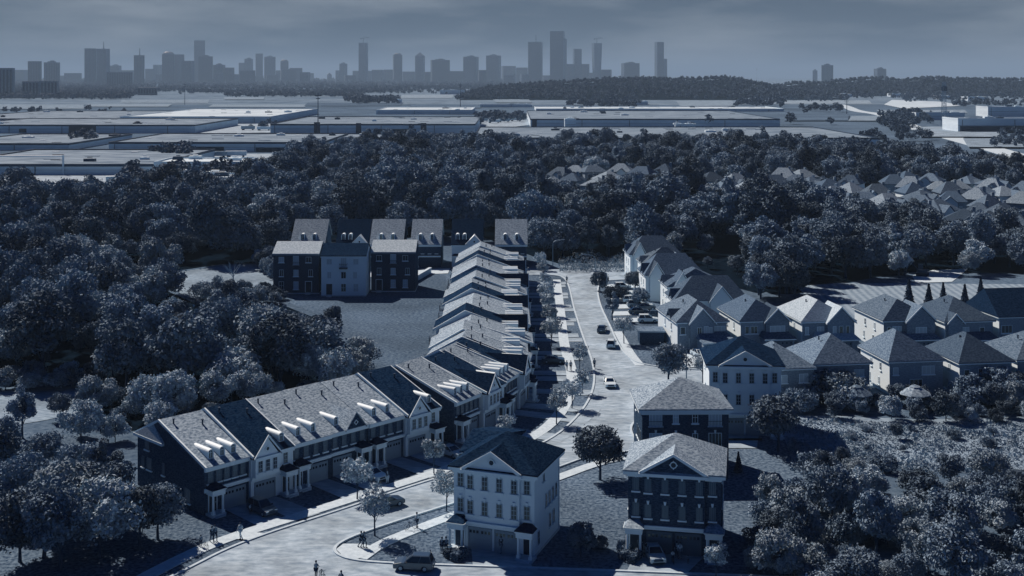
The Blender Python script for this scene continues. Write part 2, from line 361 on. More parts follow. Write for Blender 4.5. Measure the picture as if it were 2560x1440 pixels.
def garage_door(par, x, y, w=2.6, h=2.3, m='garage'):
    def fr(b):
        b.box(-w/2, w/2, -.04, .03, 0, h)
        for i in range(1, 4): b.box(-w/2+.05, w/2-.05, -.055, -.03, h*i/4-.02, h*i/4+.02)
        b.box(-w/2-.16, -w/2, -.10, .03, 0, h+.16); b.box(w/2, w/2+.16, -.10, .03, 0, h+.16); b.box(-w/2, w/2, -.10, .03, h, h+.16)
    g = link('garage_door', cached(('gd',w,h,m), fr, 'garage_door', M[m]), None, par, (x,y,.02))
    def gl(b):
        n = 6
        for i in range(n):
            c = -w/2+.25+(w-.5)*i/(n-1)+(.08 if i > 2 else -.08); b.box(c-.13, c+.13, -.065, -.02, h*.80, h*.93)
    link('pane', cached(('gg',w,h), gl, 'pane', M['glass']), None, g)

def front_door(par, x, y, z=.3, w=1.0, h=2.1, rz=0):
    d = link('door', cached(('dr',w,h), lambda b: (b.box(-w/2,w/2,-.06,.02,0,h), b.box(-w/2+.12,w/2-.12,-.08,-.05,.15,.85)), 'door', M['door']), None, par, (x,y,z), rz)
    link('door_frame', cached(('drf',w,h), lambda b: (b.box(-w/2-.12,-w/2,-.09,.02,0,h+.12), b.box(w/2,w/2+.12,-.09,.02,0,h+.12), b.box(-w/2,w/2,-.09,.02,h,h+.12)), 'door_frame', M['white']), None, d)
    link('handle', cached(('drh',), lambda b: b.box(.32,.40,-.14,-.05,.95,1.1), 'handle', M['metal_l']), None, d)

def porch(par, x, y, w=1.9, d=1.5, trim='white', roofm='shingle_dark', z=2.5):
    """columns, entablature and little roof in front of a wall at y"""
    def ent(b):
        b.taper(-w/2+.08, w/2-.08, -d+.06, 0, z, z+.5, 0.0); b.taper(-w/2+.04, w/2-.04, -d+.02, 0.001, z+.5, z+.72, .16)
    e = link('porch_roof', cached(('pe',w,d,z), ent, 'porch_roof', M[trim]), None, par, (x,y,0))
    def rf(b):
        a = w/2+.08; b.solid([(-a,-d-.1,z+.725),(a,-d-.1,z+.725),(a,.01,z+.725),(-a,.01,z+.725),(-a*.45,0.005,z+1.2),(a*.45,0.005,z+1.2)],
                [(3,2,1,0),(0,1,5,4),(1,2,5),(0,4,3),(2,3,4,5)])
    link('shingles', cached(('ps',w,d,z,roofm), rf, 'shingles', M[roofm]), None, e)
    for sx in (-1, 1):
        def co(b): b.box(-.2,.2,-.2,.2,.0,.5); b.lathe([(.15,.5),(.135,z-.2),(.19,z-.12),(.19,z)], n=8)
        link('column', cached(('pc',z), co, 'column', M[trim]), None, par, (x+sx*(w/2-.3), y-d+.32, .12))
    link('step', cached(('pst',w,d), lambda b: (b.box(-w/2,w/2,-d,0,0,.3), b.box(-w/2+.3,w/2-.3,-d-.4,-d,0,.15)), 'step', M['kerb']), None, par, (x,y,0))

def hip_mesh(b, x0, x1, y0, y1, z0, zr, rx0, rx1, ry0, ry1, th=.16):
    """hipped roof over a rectangle with a ridge (rx0,ry0)-(rx1,ry1) at zr"""
    p = [(x0,y0,z0),(x1,y0,z0),(x1,y1,z0),(x0,y1,z0),(x0,y0,z0+th),(x1,y0,z0+th),(x1,y1,z0+th),(x0,y1,z0+th),(rx0,ry0,zr),(rx1,ry1,zr)]
    f = [(3,2,1,0),(0,1,5,4),(1,2,6,5),(2,3,7,6),(3,0,4,7)]
    if abs(rx1-rx0) >= abs(ry1-ry0): f += [(4,5,9,8),(5,6,9),(6,7,8,9),(7,4,8)]
    else: f += [(4,5,8),(5,6,9,8),(6,7,9),(7,4,8,9)]
    b.solid(p, f)

def ring(b, x0, x1, y0, y1, z0, z1, t):
    b.box(x0,x1,y0,y0+t,z0,z1); b.box(x0,x1,y1-t,y1,z0,z1); b.box(x0,x0+t,y0+t,y1-t,z0,z1); b.box(x1-t,x1,y0+t,y1-t,z0,z1)

def dormer(par, x, y, z, slope, w=.70, h=.86):
    """arched dormer: white cheeks and barrel roof running back into a slope; front face at y"""
    def fn(b):
        r = w/2; n = 8; zt = h
        L1 = (zt+r)/slope; base = -.15
        prof = [(-r,base),(r,base),(r,zt)]+[(r*math.cos(math.pi*i/n), zt+r*math.sin(math.pi*i/n)*.9) for i in range(1,n)]+[(-r,zt)]
        b.exy(prof, 0, L1)
    def rim(b):
        r = w/2+.05; r0 = w/2-.03; n = 8; L1 = (h+w/2)/slope-.3
        for i in range(n):
            a0, a1 = math.pi*i/n, math.pi*(i+1)/n
            q = [(r*math.cos(a0),h+r*.9*math.sin(a0)),(r*math.cos(a1),h+r*.9*math.sin(a1)),(r0*math.cos(a1),h+r0*.88*math.sin(a1)),(r0*math.cos(a0),h+r0*.88*math.sin(a0))]
            b.exy(q, -.14, L1)
        b.box(-r,-w/2+.1,-.10,.0,-.05,h); b.box(w/2-.1,r,-.10,.0,-.05,h); b.box(-w/2+.1,w/2-.1,-.10,.0,-.05,.12)
    key = (round(slope,3), w, h)
    d = link('dormer', cached(('dm',)+key, fn, 'dormer', M['siding']), None, par, (x,y,z))
    link('barrel_roof', cached(('dr_',)+key, rim, 'barrel_roof', M['white']), None, d)
    def pn(b):
        r = w/2-.12; n = 6
        b.exy([(-r,.14),(r,.14),(r,h)]+[(r*math.cos(math.pi*i/n), h+r*.85*math.sin(math.pi*i/n)) for i in range(1,n)]+[(-r,h)], -.03, .01)
    p = link('pane', cached(('dp',w,h), pn, 'pane', M['glass']), None, d)
    link('glazing_bar', cached(('db',w,h), lambda b: (b.box(-.025,.025,-.06,-.02,.14,h+w*.3), b.box(-w/2+.12,w/2-.12,-.055,-.025,h-.1,h-.05)), 'glazing_bar', M['white']), None, d)

def round_vent(par, x, y, z, r=.32, ringm='white'):
    def fn(b):
        n = 14
        for i in range(n):
            a0, a1 = 2*math.pi*i/n, 2*math.pi*(i+1)/n
            b.exy([(r*math.cos(a0),r*math.sin(a0)),(r*math.cos(a1),r*math.sin(a1)),(.72*r*math.cos(a1),.72*r*math.sin(a1)),(.72*r*math.cos(a0),.72*r*math.sin(a0))], -.08, .02)
        for dx, dz in ((1,0),(-1,0),(0,1),(0,-1)): b.box(dx*r*1.05-.06, dx*r*1.05+.06, -.085, .015, dz*r*1.05-.06, dz*r*1.05+.06)
    v = link('round_window', cached(('rv',r,ringm), fn, 'round_window', M[ringm]), None, par, (x,y,z))
    link('pane', cached(('rp',r), lambda b: b.exy([(.74*r*math.cos(2*math.pi*i/14), .74*r*math.sin(2*math.pi*i/14)) for i in range(14)], -.02, .015), 'pane', M['glass']), None, v)

# townhouse of a terrace: front at y=0 looking to -y, long shallow front slope carrying dormers
TD, TR = 15.6, 10.4
def townhouse(name_loc, rz, kind, w, label, group, ridge=9.3, flip=1, rake=True, endwall=0, ndorm=None, back=False):
    """kind: plain (dark brick), light (cream with gabled bay), gable (dark with small brick gable)"""
    root = empty('townhouse', name_loc, rz, label, 'house', group)
    light = kind == 'light'; wall = M['cream'] if light else M['darkbrick']; rf = M['shingle_dark'] if light else M['shingle']
    st = 'cream' if light else 'dark'
    h = w/2-.003; FE = 5.9; BE = 6.9; sl = (ridge-FE)/TR
    b = MB(); b.exx([(0,-.1),(TD,-.1),(TD,BE-.12),(TR,ridge-.2),(0,FE-.12)], -h, h); b.build('wall', wall, root)
    b = MB(); s2 = (ridge-BE)/(TD-TR)
    b.exx([(-.5,FE-.17),(TR,ridge-.17),(TR,ridge+.03),(-.5,FE+.03-.16)], -h, h)
    b.exx([(TR+.002,ridge-.17),(TD+.5,BE-s2*.5-.17),(TD+.5,BE-s2*.5+.03),(TR+.002,ridge+.03)], -h, h)
    b.build('roof', rf, root)
    if rake:
        b = MB()
        for sx in (-1, 1):
            x0, x1 = (-h-.12, -h+.10) if sx < 0 else (h-.14, h+.001)
            b = MB(); b.exx([(-.56,FE-.40),(TR,ridge-.22),(TD+.56,BE-s2*.56-.4),(TD+.56,BE-s2*.56+.08),(TR,ridge+.08),(-.56,FE-.06)], x0, x1); b.build('rake_trim', M['white'], root)
            if rake == 'left': break
    b = MB(); b.box(-h,h,-.46,-.004,FE-.5,FE-.19); b.box(-h,h,-.34,-.006,FE-.72,FE-.502); b.build('eave_trim', M['white'], root)
    b = MB(); b.box(-h,h,-.30,-.003,2.92,3.14); b.taper(-h,h,-.22,-.003,2.70,2.918,0); b.build('cornice', M['white'], root)
    gx = -flip*(-w/2+2.0); px = flip*(-w/2+1.15)
    if light:
        bx = gx+flip*.1; bw = 1.75
        b = MB(); b.box(bx-bw,bx+bw,-.75,-.002,3.15,FE-.72)
        b.build('bay', wall, root)
        b = MB(); b.box(bx-bw-.1,bx+bw+.1,-.95,-.47,FE-.71,FE-.3); b.build('bay_trim', M['white'], root)
        az = FE+2.25
        b = MB(); b.exy([(bx-bw+.1,FE-.3),(bx+bw-.1,FE-.3),(bx,az-.28)], -.70, 2.0); gg = b.build('gable', wall, root)
        b = MB(); s = (az-FE+.3)/(bw+.25)
        for sx in (-1,1):
            b.exy([(bx,az-.2),(bx,az-.02),(bx+sx*(bw+.25),FE-.3),(bx+sx*(bw+.25),FE-.48)], -.88, 6.2)
        b.build('gable_roof', rf, gg)
        b = MB()
        for sx in (-1,1):
            b.exy([(bx,az-.26),(bx,az+.03),(bx+sx*(bw+.3),FE-.28),(bx+sx*(bw+.3),FE-.5)], -1.0, -.882)
        b.build('gable_trim', M['white'], gg)
        round_vent(gg, bx, -.72, FE+.55, .30)
        for i in range(3): window(root, bx-1.05+i*1.05, -.77, 3.75, .62, 1.45, 0, st, 1, 2)
        window(root, px, -.02, 3.75, .62, 1.45, 0, st, 1, 2)
        dx = [px, px+flip*1.9] if ndorm is None else ndorm
    else:
        n = 5 if kind == 'end' else 4
        for i in range(n): window(root, -w/2+.85+i*(w-1.7)/(n-1), -.02, 3.65, .72, 1.55, 0, st, 2, 1, True)
        dx = ([-1.6,-.05,1.5] if kind == 'end' else [-1.35,1.0]) if ndorm is None else ndorm
        if kind == 'gable':
            bx = -flip*.9; az = FE+2.0; bw = 1.5
            b = MB(); b.exy([(bx-bw,FE-.15),(bx+bw,FE-.15),(bx,az-.2)], -.42, 2.0); gg = b.build('gable', wall, root)
            b = MB()
            for sx in (-1,1): b.exy([(bx,az-.18),(bx,az),(bx+sx*(bw+.25),FE-.2),(bx+sx*(bw+.25),FE-.38)], -.6, 5.6)
            b.build('gable_roof', rf, gg)
            round_vent(gg, bx, -.44, FE+.55, .26)
    for x in dx: dormer(root, x, 1.0, FE+sl*1.0-.05, sl)
    garage_door(root, gx, -.02, 2.7, 2.25, 'garage')
    for (vx, vy) in ((w*.22, 7.6), (-w*.3, 9.0)): link('vent_pipe', cached(('vp',), lambda b: b.lathe([(.11,-.3),(.11,.55),(.17,.57),(.17,.66)], n=8), 'vent_pipe', M['metal_d']), None, root, (vx, vy, FE+sl*vy))
    porch(root, px, -.02, 1.9, 1.5)
    front_door(root, px, -.02)
    if endwall:
        rzz = -math.pi/2; X = -h-.02   # left end wall
        for (y, z, ww, hh) in ((13.2,5.0,1.0,1.3),(12.6,2.6,1.1,1.5),(9.2,2.7,.6,1.5),(14.2,2.6,.6,1.4),(3.6,.7,1.2,1.7)): window(root, X, y, z, ww, hh, rzz, 'dark', 2, 0)
        b = MB(); b.solid([(-h-.35,TD+.3,BE-.2),(-h-.35,9.0,BE-.2),(-h+.002,TD+.3,BE-.15),(-h+.002,9.0,BE-.15),(-h-.02,TR+1.2,ridge-.75)],[(0,1,4),(1,3,4),(2,0,4),(0,2,3,1)]); b.build('sunlit_end_roof', M['shingle_pale'], root)  # sun-facing hip takes paler shingle than the roof: light put into colour
        b = MB(); b.box(-h-.40,-h-.003,9.0,TD+.4,BE-.55,BE-.22); b.build('end_trim', M['white'], root)
    if back:
        for y in (0, 1):
            for i in range(3): window(root, -w/2+1.2+i*(w-2.4)/2, TD+.02, 1.0+y*2.9, .9, 1.5, math.pi, 'dark', 1, 0)
        b = MB(); b.box(-1.2,1.2,TD+.003,TD+1.5,3.3,3.45)
        for i in range(13): b.box(-1.2+i*.2-.015,-1.2+i*.2+.015,TD+1.44,TD+1.47,3.45,4.4)
        b.box(-1.22,1.22,TD+1.42,TD+1.49,4.4,4.46); b.box(-1.19,-1.15,TD+.004,TD+1.42,4.401,4.45); b.box(1.15,1.19,TD+.004,TD+1.42,4.401,4.45)
        b.build('balcony', M['metal_d'], root)
    return root

def row(start, deg, kinds, w, labels, group, rnd, **kw):
    """terrace of townhouses standing side by side from start along heading deg"""
    ux, uy = math.cos(R(deg)), math.sin(R(deg)); out = []
    for i, (k, lab) in enumerate(zip(kinds, labels)):
        st = rnd[i]
        p = (start[0]+ux*w*(i+.5)-uy*st[0], start[1]+uy*w*(i+.5)+ux*st[0])
        out.append(townhouse((p[0],p[1],0), R(deg), k, w, lab, group, ridge=9.3+st[1], flip=1 if i%2 == 0 else -1, rake=st[2], endwall=(i == 0 and kw.get('end',0)), back=kw.get('back',False)))
        # driveway to the kerb
        gx = (-1 if i%2 == 0 else 1)*(-w/2+2.0); q = (p[0]+ux*gx, p[1]+uy*gx); nx, ny = uy, -ux
        dl = kw.get('dl',9.5)[i] if isinstance(kw.get('dl'), list) else kw.get('dl', 9.5)
        c = [(q[0]+ux*a+nx*t, q[1]+uy*a+ny*t) for a, t in ((-1.45,.15),(1.45,.15),(1.75,dl),(-1.75,dl))]
        sheet('driveway', c, .10, M['drive'], px=False)
    return out

A0 = (-36.4, 141.8)
row(A0, 46, ['end','light','plain','gable','plain','light'], 6.2, [
 'dark brick end townhouse with three arched dormers and windowed side wall beside the round trees',
 'cream brick townhouse with black roof and white gable, dark car parked before it',
 'dark brick townhouse with two dormers between cream house and small gabled house',
 'dark brick townhouse with small shingled gable overlapping its dormers',
 'dark brick townhouse with two dormers between small gabled house and far cream house',
 'cream brick townhouse with black roof closing the front terrace, before the terrace gap'],
 'townhouses of the front terrace', [(0,0,'left'),(-.5,.3,True),(0,.1,'left'),(.2,.1,False),(0,.1,False),(-.5,.35,True)], end=True, dl=[8.6,8.8,8.6,8.6,9.5,11])
for i, (p, deg, k, lab, st) in enumerate([
 ((-8.2,170.0),58,'end','dark brick townhouse with three dormers and broad blank side wall starting middle terrace',(0,.4,True)),
 ((-4.6,175.8),62,'light','cream townhouse with white gable standing second in the middle terrace',(-.5,.2,True)),
 ((-1.6,181.4),68,'end','dark brick townhouse with three dormers third in the middle terrace',(0,.3,True)),
 ((0.8,187.3),76,'light','cream townhouse with white gable and black roof at bend of the terrace',(-.4,.2,True)),
 ((2.2,193.5),84,'plain','dark brick townhouse just past the bend of the terrace',(0,.4,True))]):
    ux, uy = math.cos(R(deg)), math.sin(R(deg)); w = 6.3
    c = (p[0]+ux*w/2-uy*st[0], p[1]+uy*w/2+ux*st[0])
    townhouse((c[0],c[1],0), R(deg), k, w, lab, 'townhouses of the middle terrace', ridge=9.3+st[1], flip=1 if i%2 == 0 else -1, rake=st[2], back=(i > 1))
    gx = (-1 if i%2 == 0 else 1)*(-w/2+2.0); q = (c[0]+ux*gx, c[1]+uy*gx); nx, ny = uy, -ux; dl = [12.5,12.3,12.5,12.3,11.5][i]
    sheet('driveway', [(q[0]+ux*a+nx*t, q[1]+uy*a+ny*t) for a, t in ((-1.45,.15),(1.45,.15),(1.75,dl),(-1.75,dl))], .10, M['drive'], px=False)
ck = ['plain','plain','light','end','plain','light','end','plain','light','plain','end','light','plain','plain']
ordn = ['first','second','third','fourth','fifth','sixth','seventh','eighth','ninth','tenth','eleventh','twelfth','thirteenth','last']
desc = {'plain':'dark brick townhouse with pale roof','light':'cream townhouse with black roof and gable','end':'dark brick townhouse with three dormers'}
row((2.9,200.2), 90.3, ck, 7.6, ['%s, %s along the straight terrace counted from the bend' % (desc[k], o) for k, o in zip(ck, ordn)],
 'townhouses of the long straight terrace', [(random.Random(i).uniform(-.5,.9), [.5,0,.6,.1,-.2,.55,.1,.45,-.1,.4,0,.5,.1,.4][i], True) for i in range(14)], back=True, dl=11.0)

# detached steep-roofed houses behind the terrace, fronts towards the camera
def dormer_house(px0, px1, base, label, light=False, dorm=(-1.6,1.6), garage=False):
    (x0, y), (x1, _) = at(px0, base), at(px1, base); w = x1-x0
    root = empty('dormer_house', ((x0+x1)/2, y, 0), 0, label, 'house', 'steep roofed houses behind the terrace')
    wall = M['cream'] if light else M['darkbrick']; rf = M['shingle_dark'] if light else M['shingle']
    h = w/2; E, Rg, d, yr = 6.4, 12.2, 13.0, 7.5; sl = (Rg-E)/yr
    b = MB(); b.exx([(0,-.1),(d,-.1),(d,E+1),(yr,Rg-.25),(0,E-.1)], -h+.15, h-.15); b.build('wall', wall, root)
    b = MB(); b.exx([(-.5,E-.35),(yr,Rg-.18),(yr,Rg+.02),(-.5,E-.15)], -h-.1, h+.1); b.exx([(yr+.002,Rg-.18),(d+.4,E+.7),(d+.4,E+.9),(yr+.002,Rg+.02)], -h-.1, h+.1); b.build('roof', rf, root)
    b = MB(); b.box(-h-.05,h+.05,-.45,-.004,E-.75,E-.37); b.build('eave_trim', M['white'], root)
    b = MB(); b.box(-h+.12,h-.12,-.25,.1,2.75,3.1); b.build('cornice', M['white'], root)
    for x in dorm: dormer(root, x, 1.1, E+sl*1.1-.05, sl, .95, 1.3)
    if light:
        bx, bw, az = 2.0, 2.3, E+2.3
        b = MB(); b.exy([(bx-bw,E-.3),(bx+bw,E-.3),(bx,az-.25)], -.62, 2.2); gg = b.build('gable', wall, root)
        b = MB()
        for sx in (-1,1): b.exy([(bx,az-.26),(bx,az+.03),(bx+sx*(bw+.3),E-.22),(bx+sx*(bw+.3),E-.46)], -.85, 3.0)
        b.build('gable_trim', M['white'], gg); round_vent(gg, bx, -.64, E+.6, .34)
    for i in range(4): window(root, -h+1.3+i*(w-2.6)/3, 0.13, 3.7, .75, 1.6, 0, 'cream' if light else 'dark', 2, 1, True)
    garage_door(root, h*.22, .13, 4.6, 2.3); porch(root, -h+1.3, .13, 1.9, 1.3); front_door(root, -h+1.3, .13)
dormer_house(727,812,668,'steep grey roofed house with two dormers at the clearing end of back row')
dormer_house(840,922,668,'black roofed cream house with white gable, second in the back row', True, (-2.6,-.7))
dormer_house(925,1008,668,'steep grey roofed house with two dormers directly behind third dark brick block')
dormer_house(1027,1103,668,'steep grey roofed house with two dormers and its wide garage door in view')
dormer_house(1128,1207,668,'black roofed house with white gable half hidden by end of straight terrace', True, (-2.6,-.7))
dormer_house(1238,1318,668,'steep grey roofed house with two dormers at the street end of back row')

# three blocks showing their backs
def back_block(px0, px1, base, label, light, door):
    (x0, y), (x1, _) = at(px0, base), at(px1, base); w = x1-x0; d = 9.0; h = w/2; E = 9.6
    root = empty('rear_facing_house', ((x0+x1)/2, y, 0), 0, label, 'house', 'three storey houses on the court lawn')
    wall = M['cream'] if light else M['darkbrick']; st = 'light'
    b = MB(); b.exx([(0,-.1),(d,-.1),(d,E),(d*.62,E+2.0),(0,E)], -h, h); b.build('wall', wall, root)
    b = MB(); b.exx([(-.45,E-.1),(d*.62,E+2.05),(d*.62,E+2.25),(-.45,E+.1)], -h-.15, h+.15); b.exx([(d*.62+.002,E+2.05),(d+.4,E-.1),(d+.4,E+.1),(d*.62+.002,E+2.25)], -h-.15, h+.15)
    b.build('roof', M['shingle_dark'] if light else M['shingle_pale'], root)
    b = MB(); b.box(-h-.1,h+.1,-.42,-.004,E-.42,E-.12); b.build('eave_trim', M['white'] if light else M['winframe'], root)
    b = MB(); b.box(-h-.04,h+.04,-.10,d+.04,-.1,.28); b.build('plinth', M['kerb'], root)
    for i, x in enumerate((-h*.64, 0, h*.55)):
        if i == 1: window(root, x, -.02, 7.0, 1.4, 2.1, 0, st, 2, 0)
        else: window(root, x, -.02, 7.5, 1.3, 1.35, 0, st, 1, 0)
        window(root, x+(.0,.0,-.2 if light else .5)[i], -.02, 4.2, 1.2 if i == 1 else 1.0, 1.6, 0, st, 1, 0)
        if i == door: front_door(root, x, -.02, .45, 1.4, 2.5)
        else: window(root, x, -.02, 1.1, 1.2, 1.9, 0, st, 1, 1)
    b = MB(); b.box(-.95,.95,-1.0,-.005,6.55,6.8)
    for i in range(13): b.box(-.93+i*.155-.014,-.93+i*.155+.014,-.96,-.93,6.8,7.7)
    b.box(-.95,.95,-.98,-.91,7.7,7.76); b.box(-.95,-.89,-.91,-.006,7.7,7.76); b.box(.89,.95,-.91,-.006,7.7,7.76)
    b.build('balcony', M['metal_d'], root)
    b = MB(); b.box(-h*.64*(1 if door == 0 else -.85)-.6,-h*.64*(1 if door == 0 else -.85)+.6,-1.1,-.11,-.05,.42); b.build('step', M['kerb'], root)
back_block(683,797,735,'dark brick three storey block with pale roof, nearest the clearing',False,2)
back_block(803,915,741,'cream brick three storey block with black roof between two dark blocks',True,0)
back_block(928,1038,730,'dark brick three storey block with pale roof, nearest the straight terrace',False,0)

# pairs of semi-detached three storey houses with hipped roofs
def semi(loc, rz, w, d, light, label, rear=False, wing=0, eave=9.0, rise=3.0, roofm=None):
    root = empty('semi_detached_house', loc, rz, label, 'house', 'hip roofed pairs by the crossroads')
    wall = M['cream'] if light else M['darkbrick']; rf = M[roofm or ('shingle_dark' if light else 'shingle')]; st = 'cream' if light else 'dark'
    h = w/2; E = eave; k = E/9.0
    b = MB(); b.box(-h,h,0,d,-.1,E-.35)
    if wing: b.box(-h-wing,-h+.6,d-.02,d+5.5,-.1,E-.35)
    b.build('wall', wall, root)
    b = MB(); hip_mesh(b, -h-.55,h+.55,-.55,d+.55,E-.05,E+rise,-.15,.15,d*.5,d*.5)
    rr = b.build('roof', rf, root)
    if wing:
        b = MB(); b.exx([(d*.52,E-.052),(d+6.0,E-.052),(d+6.0,E+.1),(d*.98,E+1.5),(d*.52,E+.1)], -h-wing-.35, -.3*h); b.build('wing_roof', M['shingle_dark'], root)
    b = MB(); ring(b, -h-.5,h+.5,-.5,d+.5,E-.38,E-.06,.5); ring(b,-h-.12,h+.12,-.12,d+.12,E-.72,E-.382,.118); b.build('eave_trim', M['white'], root)
    if not rear:
        b0, b1 = -h+.16*w, h-.17*w
        b = MB(); b.box(b0,b1,-.38,-.003,3.2,E-.385); b.build('bay', wall, root)
        b = MB(); b.box(b0-.4,b1+.4,-.92,-.502,E-.38,E-.05); b.build('bay_trim', M['white'], root)
        p0, p1 = b0-.35, b1+.35; c = (p0+p1)/2; az = E+2.15
        b = MB(); b.exy([(p0+.35,E+.12),(p1-.35,E+.12),(c,az-.28)], -.55, 2.2); gg = b.build('pediment', wall, root)
        b = MB()
        for e, s in ((p0,-1),(p1,1)): b.exy([(c,az-.16),(c,az+.04),(e,E+.06),(e,E-.03)], -.80, 3.6)
        b.build('gable_roof', rf, gg)
        b = MB()
        for e, s in ((p0,-1),(p1,1)): b.exy([(c,az-.22),(c,az+.08),(e-s*-.05,E+.09),(e-s*.4,E-.02)], -.93, -.802)
        b.build('gable_trim', M['white'], gg)
        round_vent(gg, c, -.57, E+.95, .38, 'white' if not light else 'cream')
        xs = [-h+.085*w]+[b0+.6+(b1-b0-1.2)*i/3 for i in range(4)]+[h-.09*w]
        for fl, z in ((0,4.0*k),(1,6.75*k)):
            for i, x in enumerate(xs): window(root, x, -.02 if i in (0,5) else -.40, z, .72, 1.5, 0, st, 2 if st == 'dark' else 1, 2 if light else 0, True)
        b = MB(); b.box(b0-.2,b1+.2,-.62,-.004,3.0,3.24); b.box(b0-.1,b1+.1,-.52,-.004,2.78,2.998); b.build('cornice', M['white'], root)
        for x in (c-1.55, c+1.55): garage_door(root, x, -.02, 2.5, 2.3, 'garage' if light else 'garage_d')
        for sx in (-1, 1):
            px = sx*(h-.72); porch(root, px, -.02, 2.0, 1.5, roofm='shingle_dark' if light else 'shingle'); front_door(root, px, -.02)
    else:
        for z in (1.0, 4.0, 7.0-.2):
            for sx in (-1, 1):
                window(root, sx*(h-1.75), -.02, z, 1.7, 1.9, 0, 'light', 3, 0, True); window(root, sx*1.25, -.02, z+.35, .75, 1.5, 0, 'light', 1, 1, True)
                if z > 2:
                    b = MB(); x = sx*(h-1.75); b.box(x-1.05,x+1.05,-.55,-.07,z-.32,z-.17)
                    for i in range(12): b.box(x-1.02+i*.185-.012,x-1.02+i*.185+.012,-.52,-.50,z-.17,z+.7)
                    b.box(x-1.05,x+1.05,-.54,-.48,z+.7,z+.75); b.build('balcony', M['metal_d'], root)
    for (y, z, ww) in ((d*.35,7.3*k,.55),(d*.45,4.2*k,.6),(d*.58,4.2*k,.6),(d*.72,4.2*k,.6),(d*.85,4.3*k,.6),(d*.6,1.6,.6),(d*.75,1.6,.6),(d*.15,1.0,.6)):
        window(root, h+.02, y, z, ww, 1.5, math.pi/2, st, 0, 1)
        window(root, -h-.02, d-y, z, ww, 1.5, -math.pi/2, st, 0, 1)
    b = MB(); b.box(-h-.06,-h-.001,0,d,-.1,.3); b.box(h+.001,h+.06,0,d,-.1,.3); b.build('plinth', M['kerb'], root)
    b = MB(); b.tube((h+.06,d-.25,.2),(h+.06,d-.25,E-.4),.06,n=6); b.build('downpipe', M['white'], root)
    return root
def place(pl, pr):
    a, b = at(*pl), at(*pr); return ((a[0]+b[0])/2, (a[1]+b[1])/2, 0)
semi((-2.0,131.0,0), R(-20), 9.4, 8.8, True, 'cream brick pair with black roof and pediment nearest the dark car on the street', wing=.9)
semi((17.6,130.2,0), R(-11), 10.0, 8.8, False, 'dark brick pair with grey roof, silver car standing on its driveway')
semi((22.4,155.0,0), R(1), 11.2, 9.0, False, 'dark brick pair showing balconies, rising behind the pediment of grey roofed house', rear=True)
semi((33.7,173.5,0), R(-4), 10.3, 9.5, True, 'cream brick pair with black roof among trees, beside the older suburb', eave=10.2, rise=3.2)

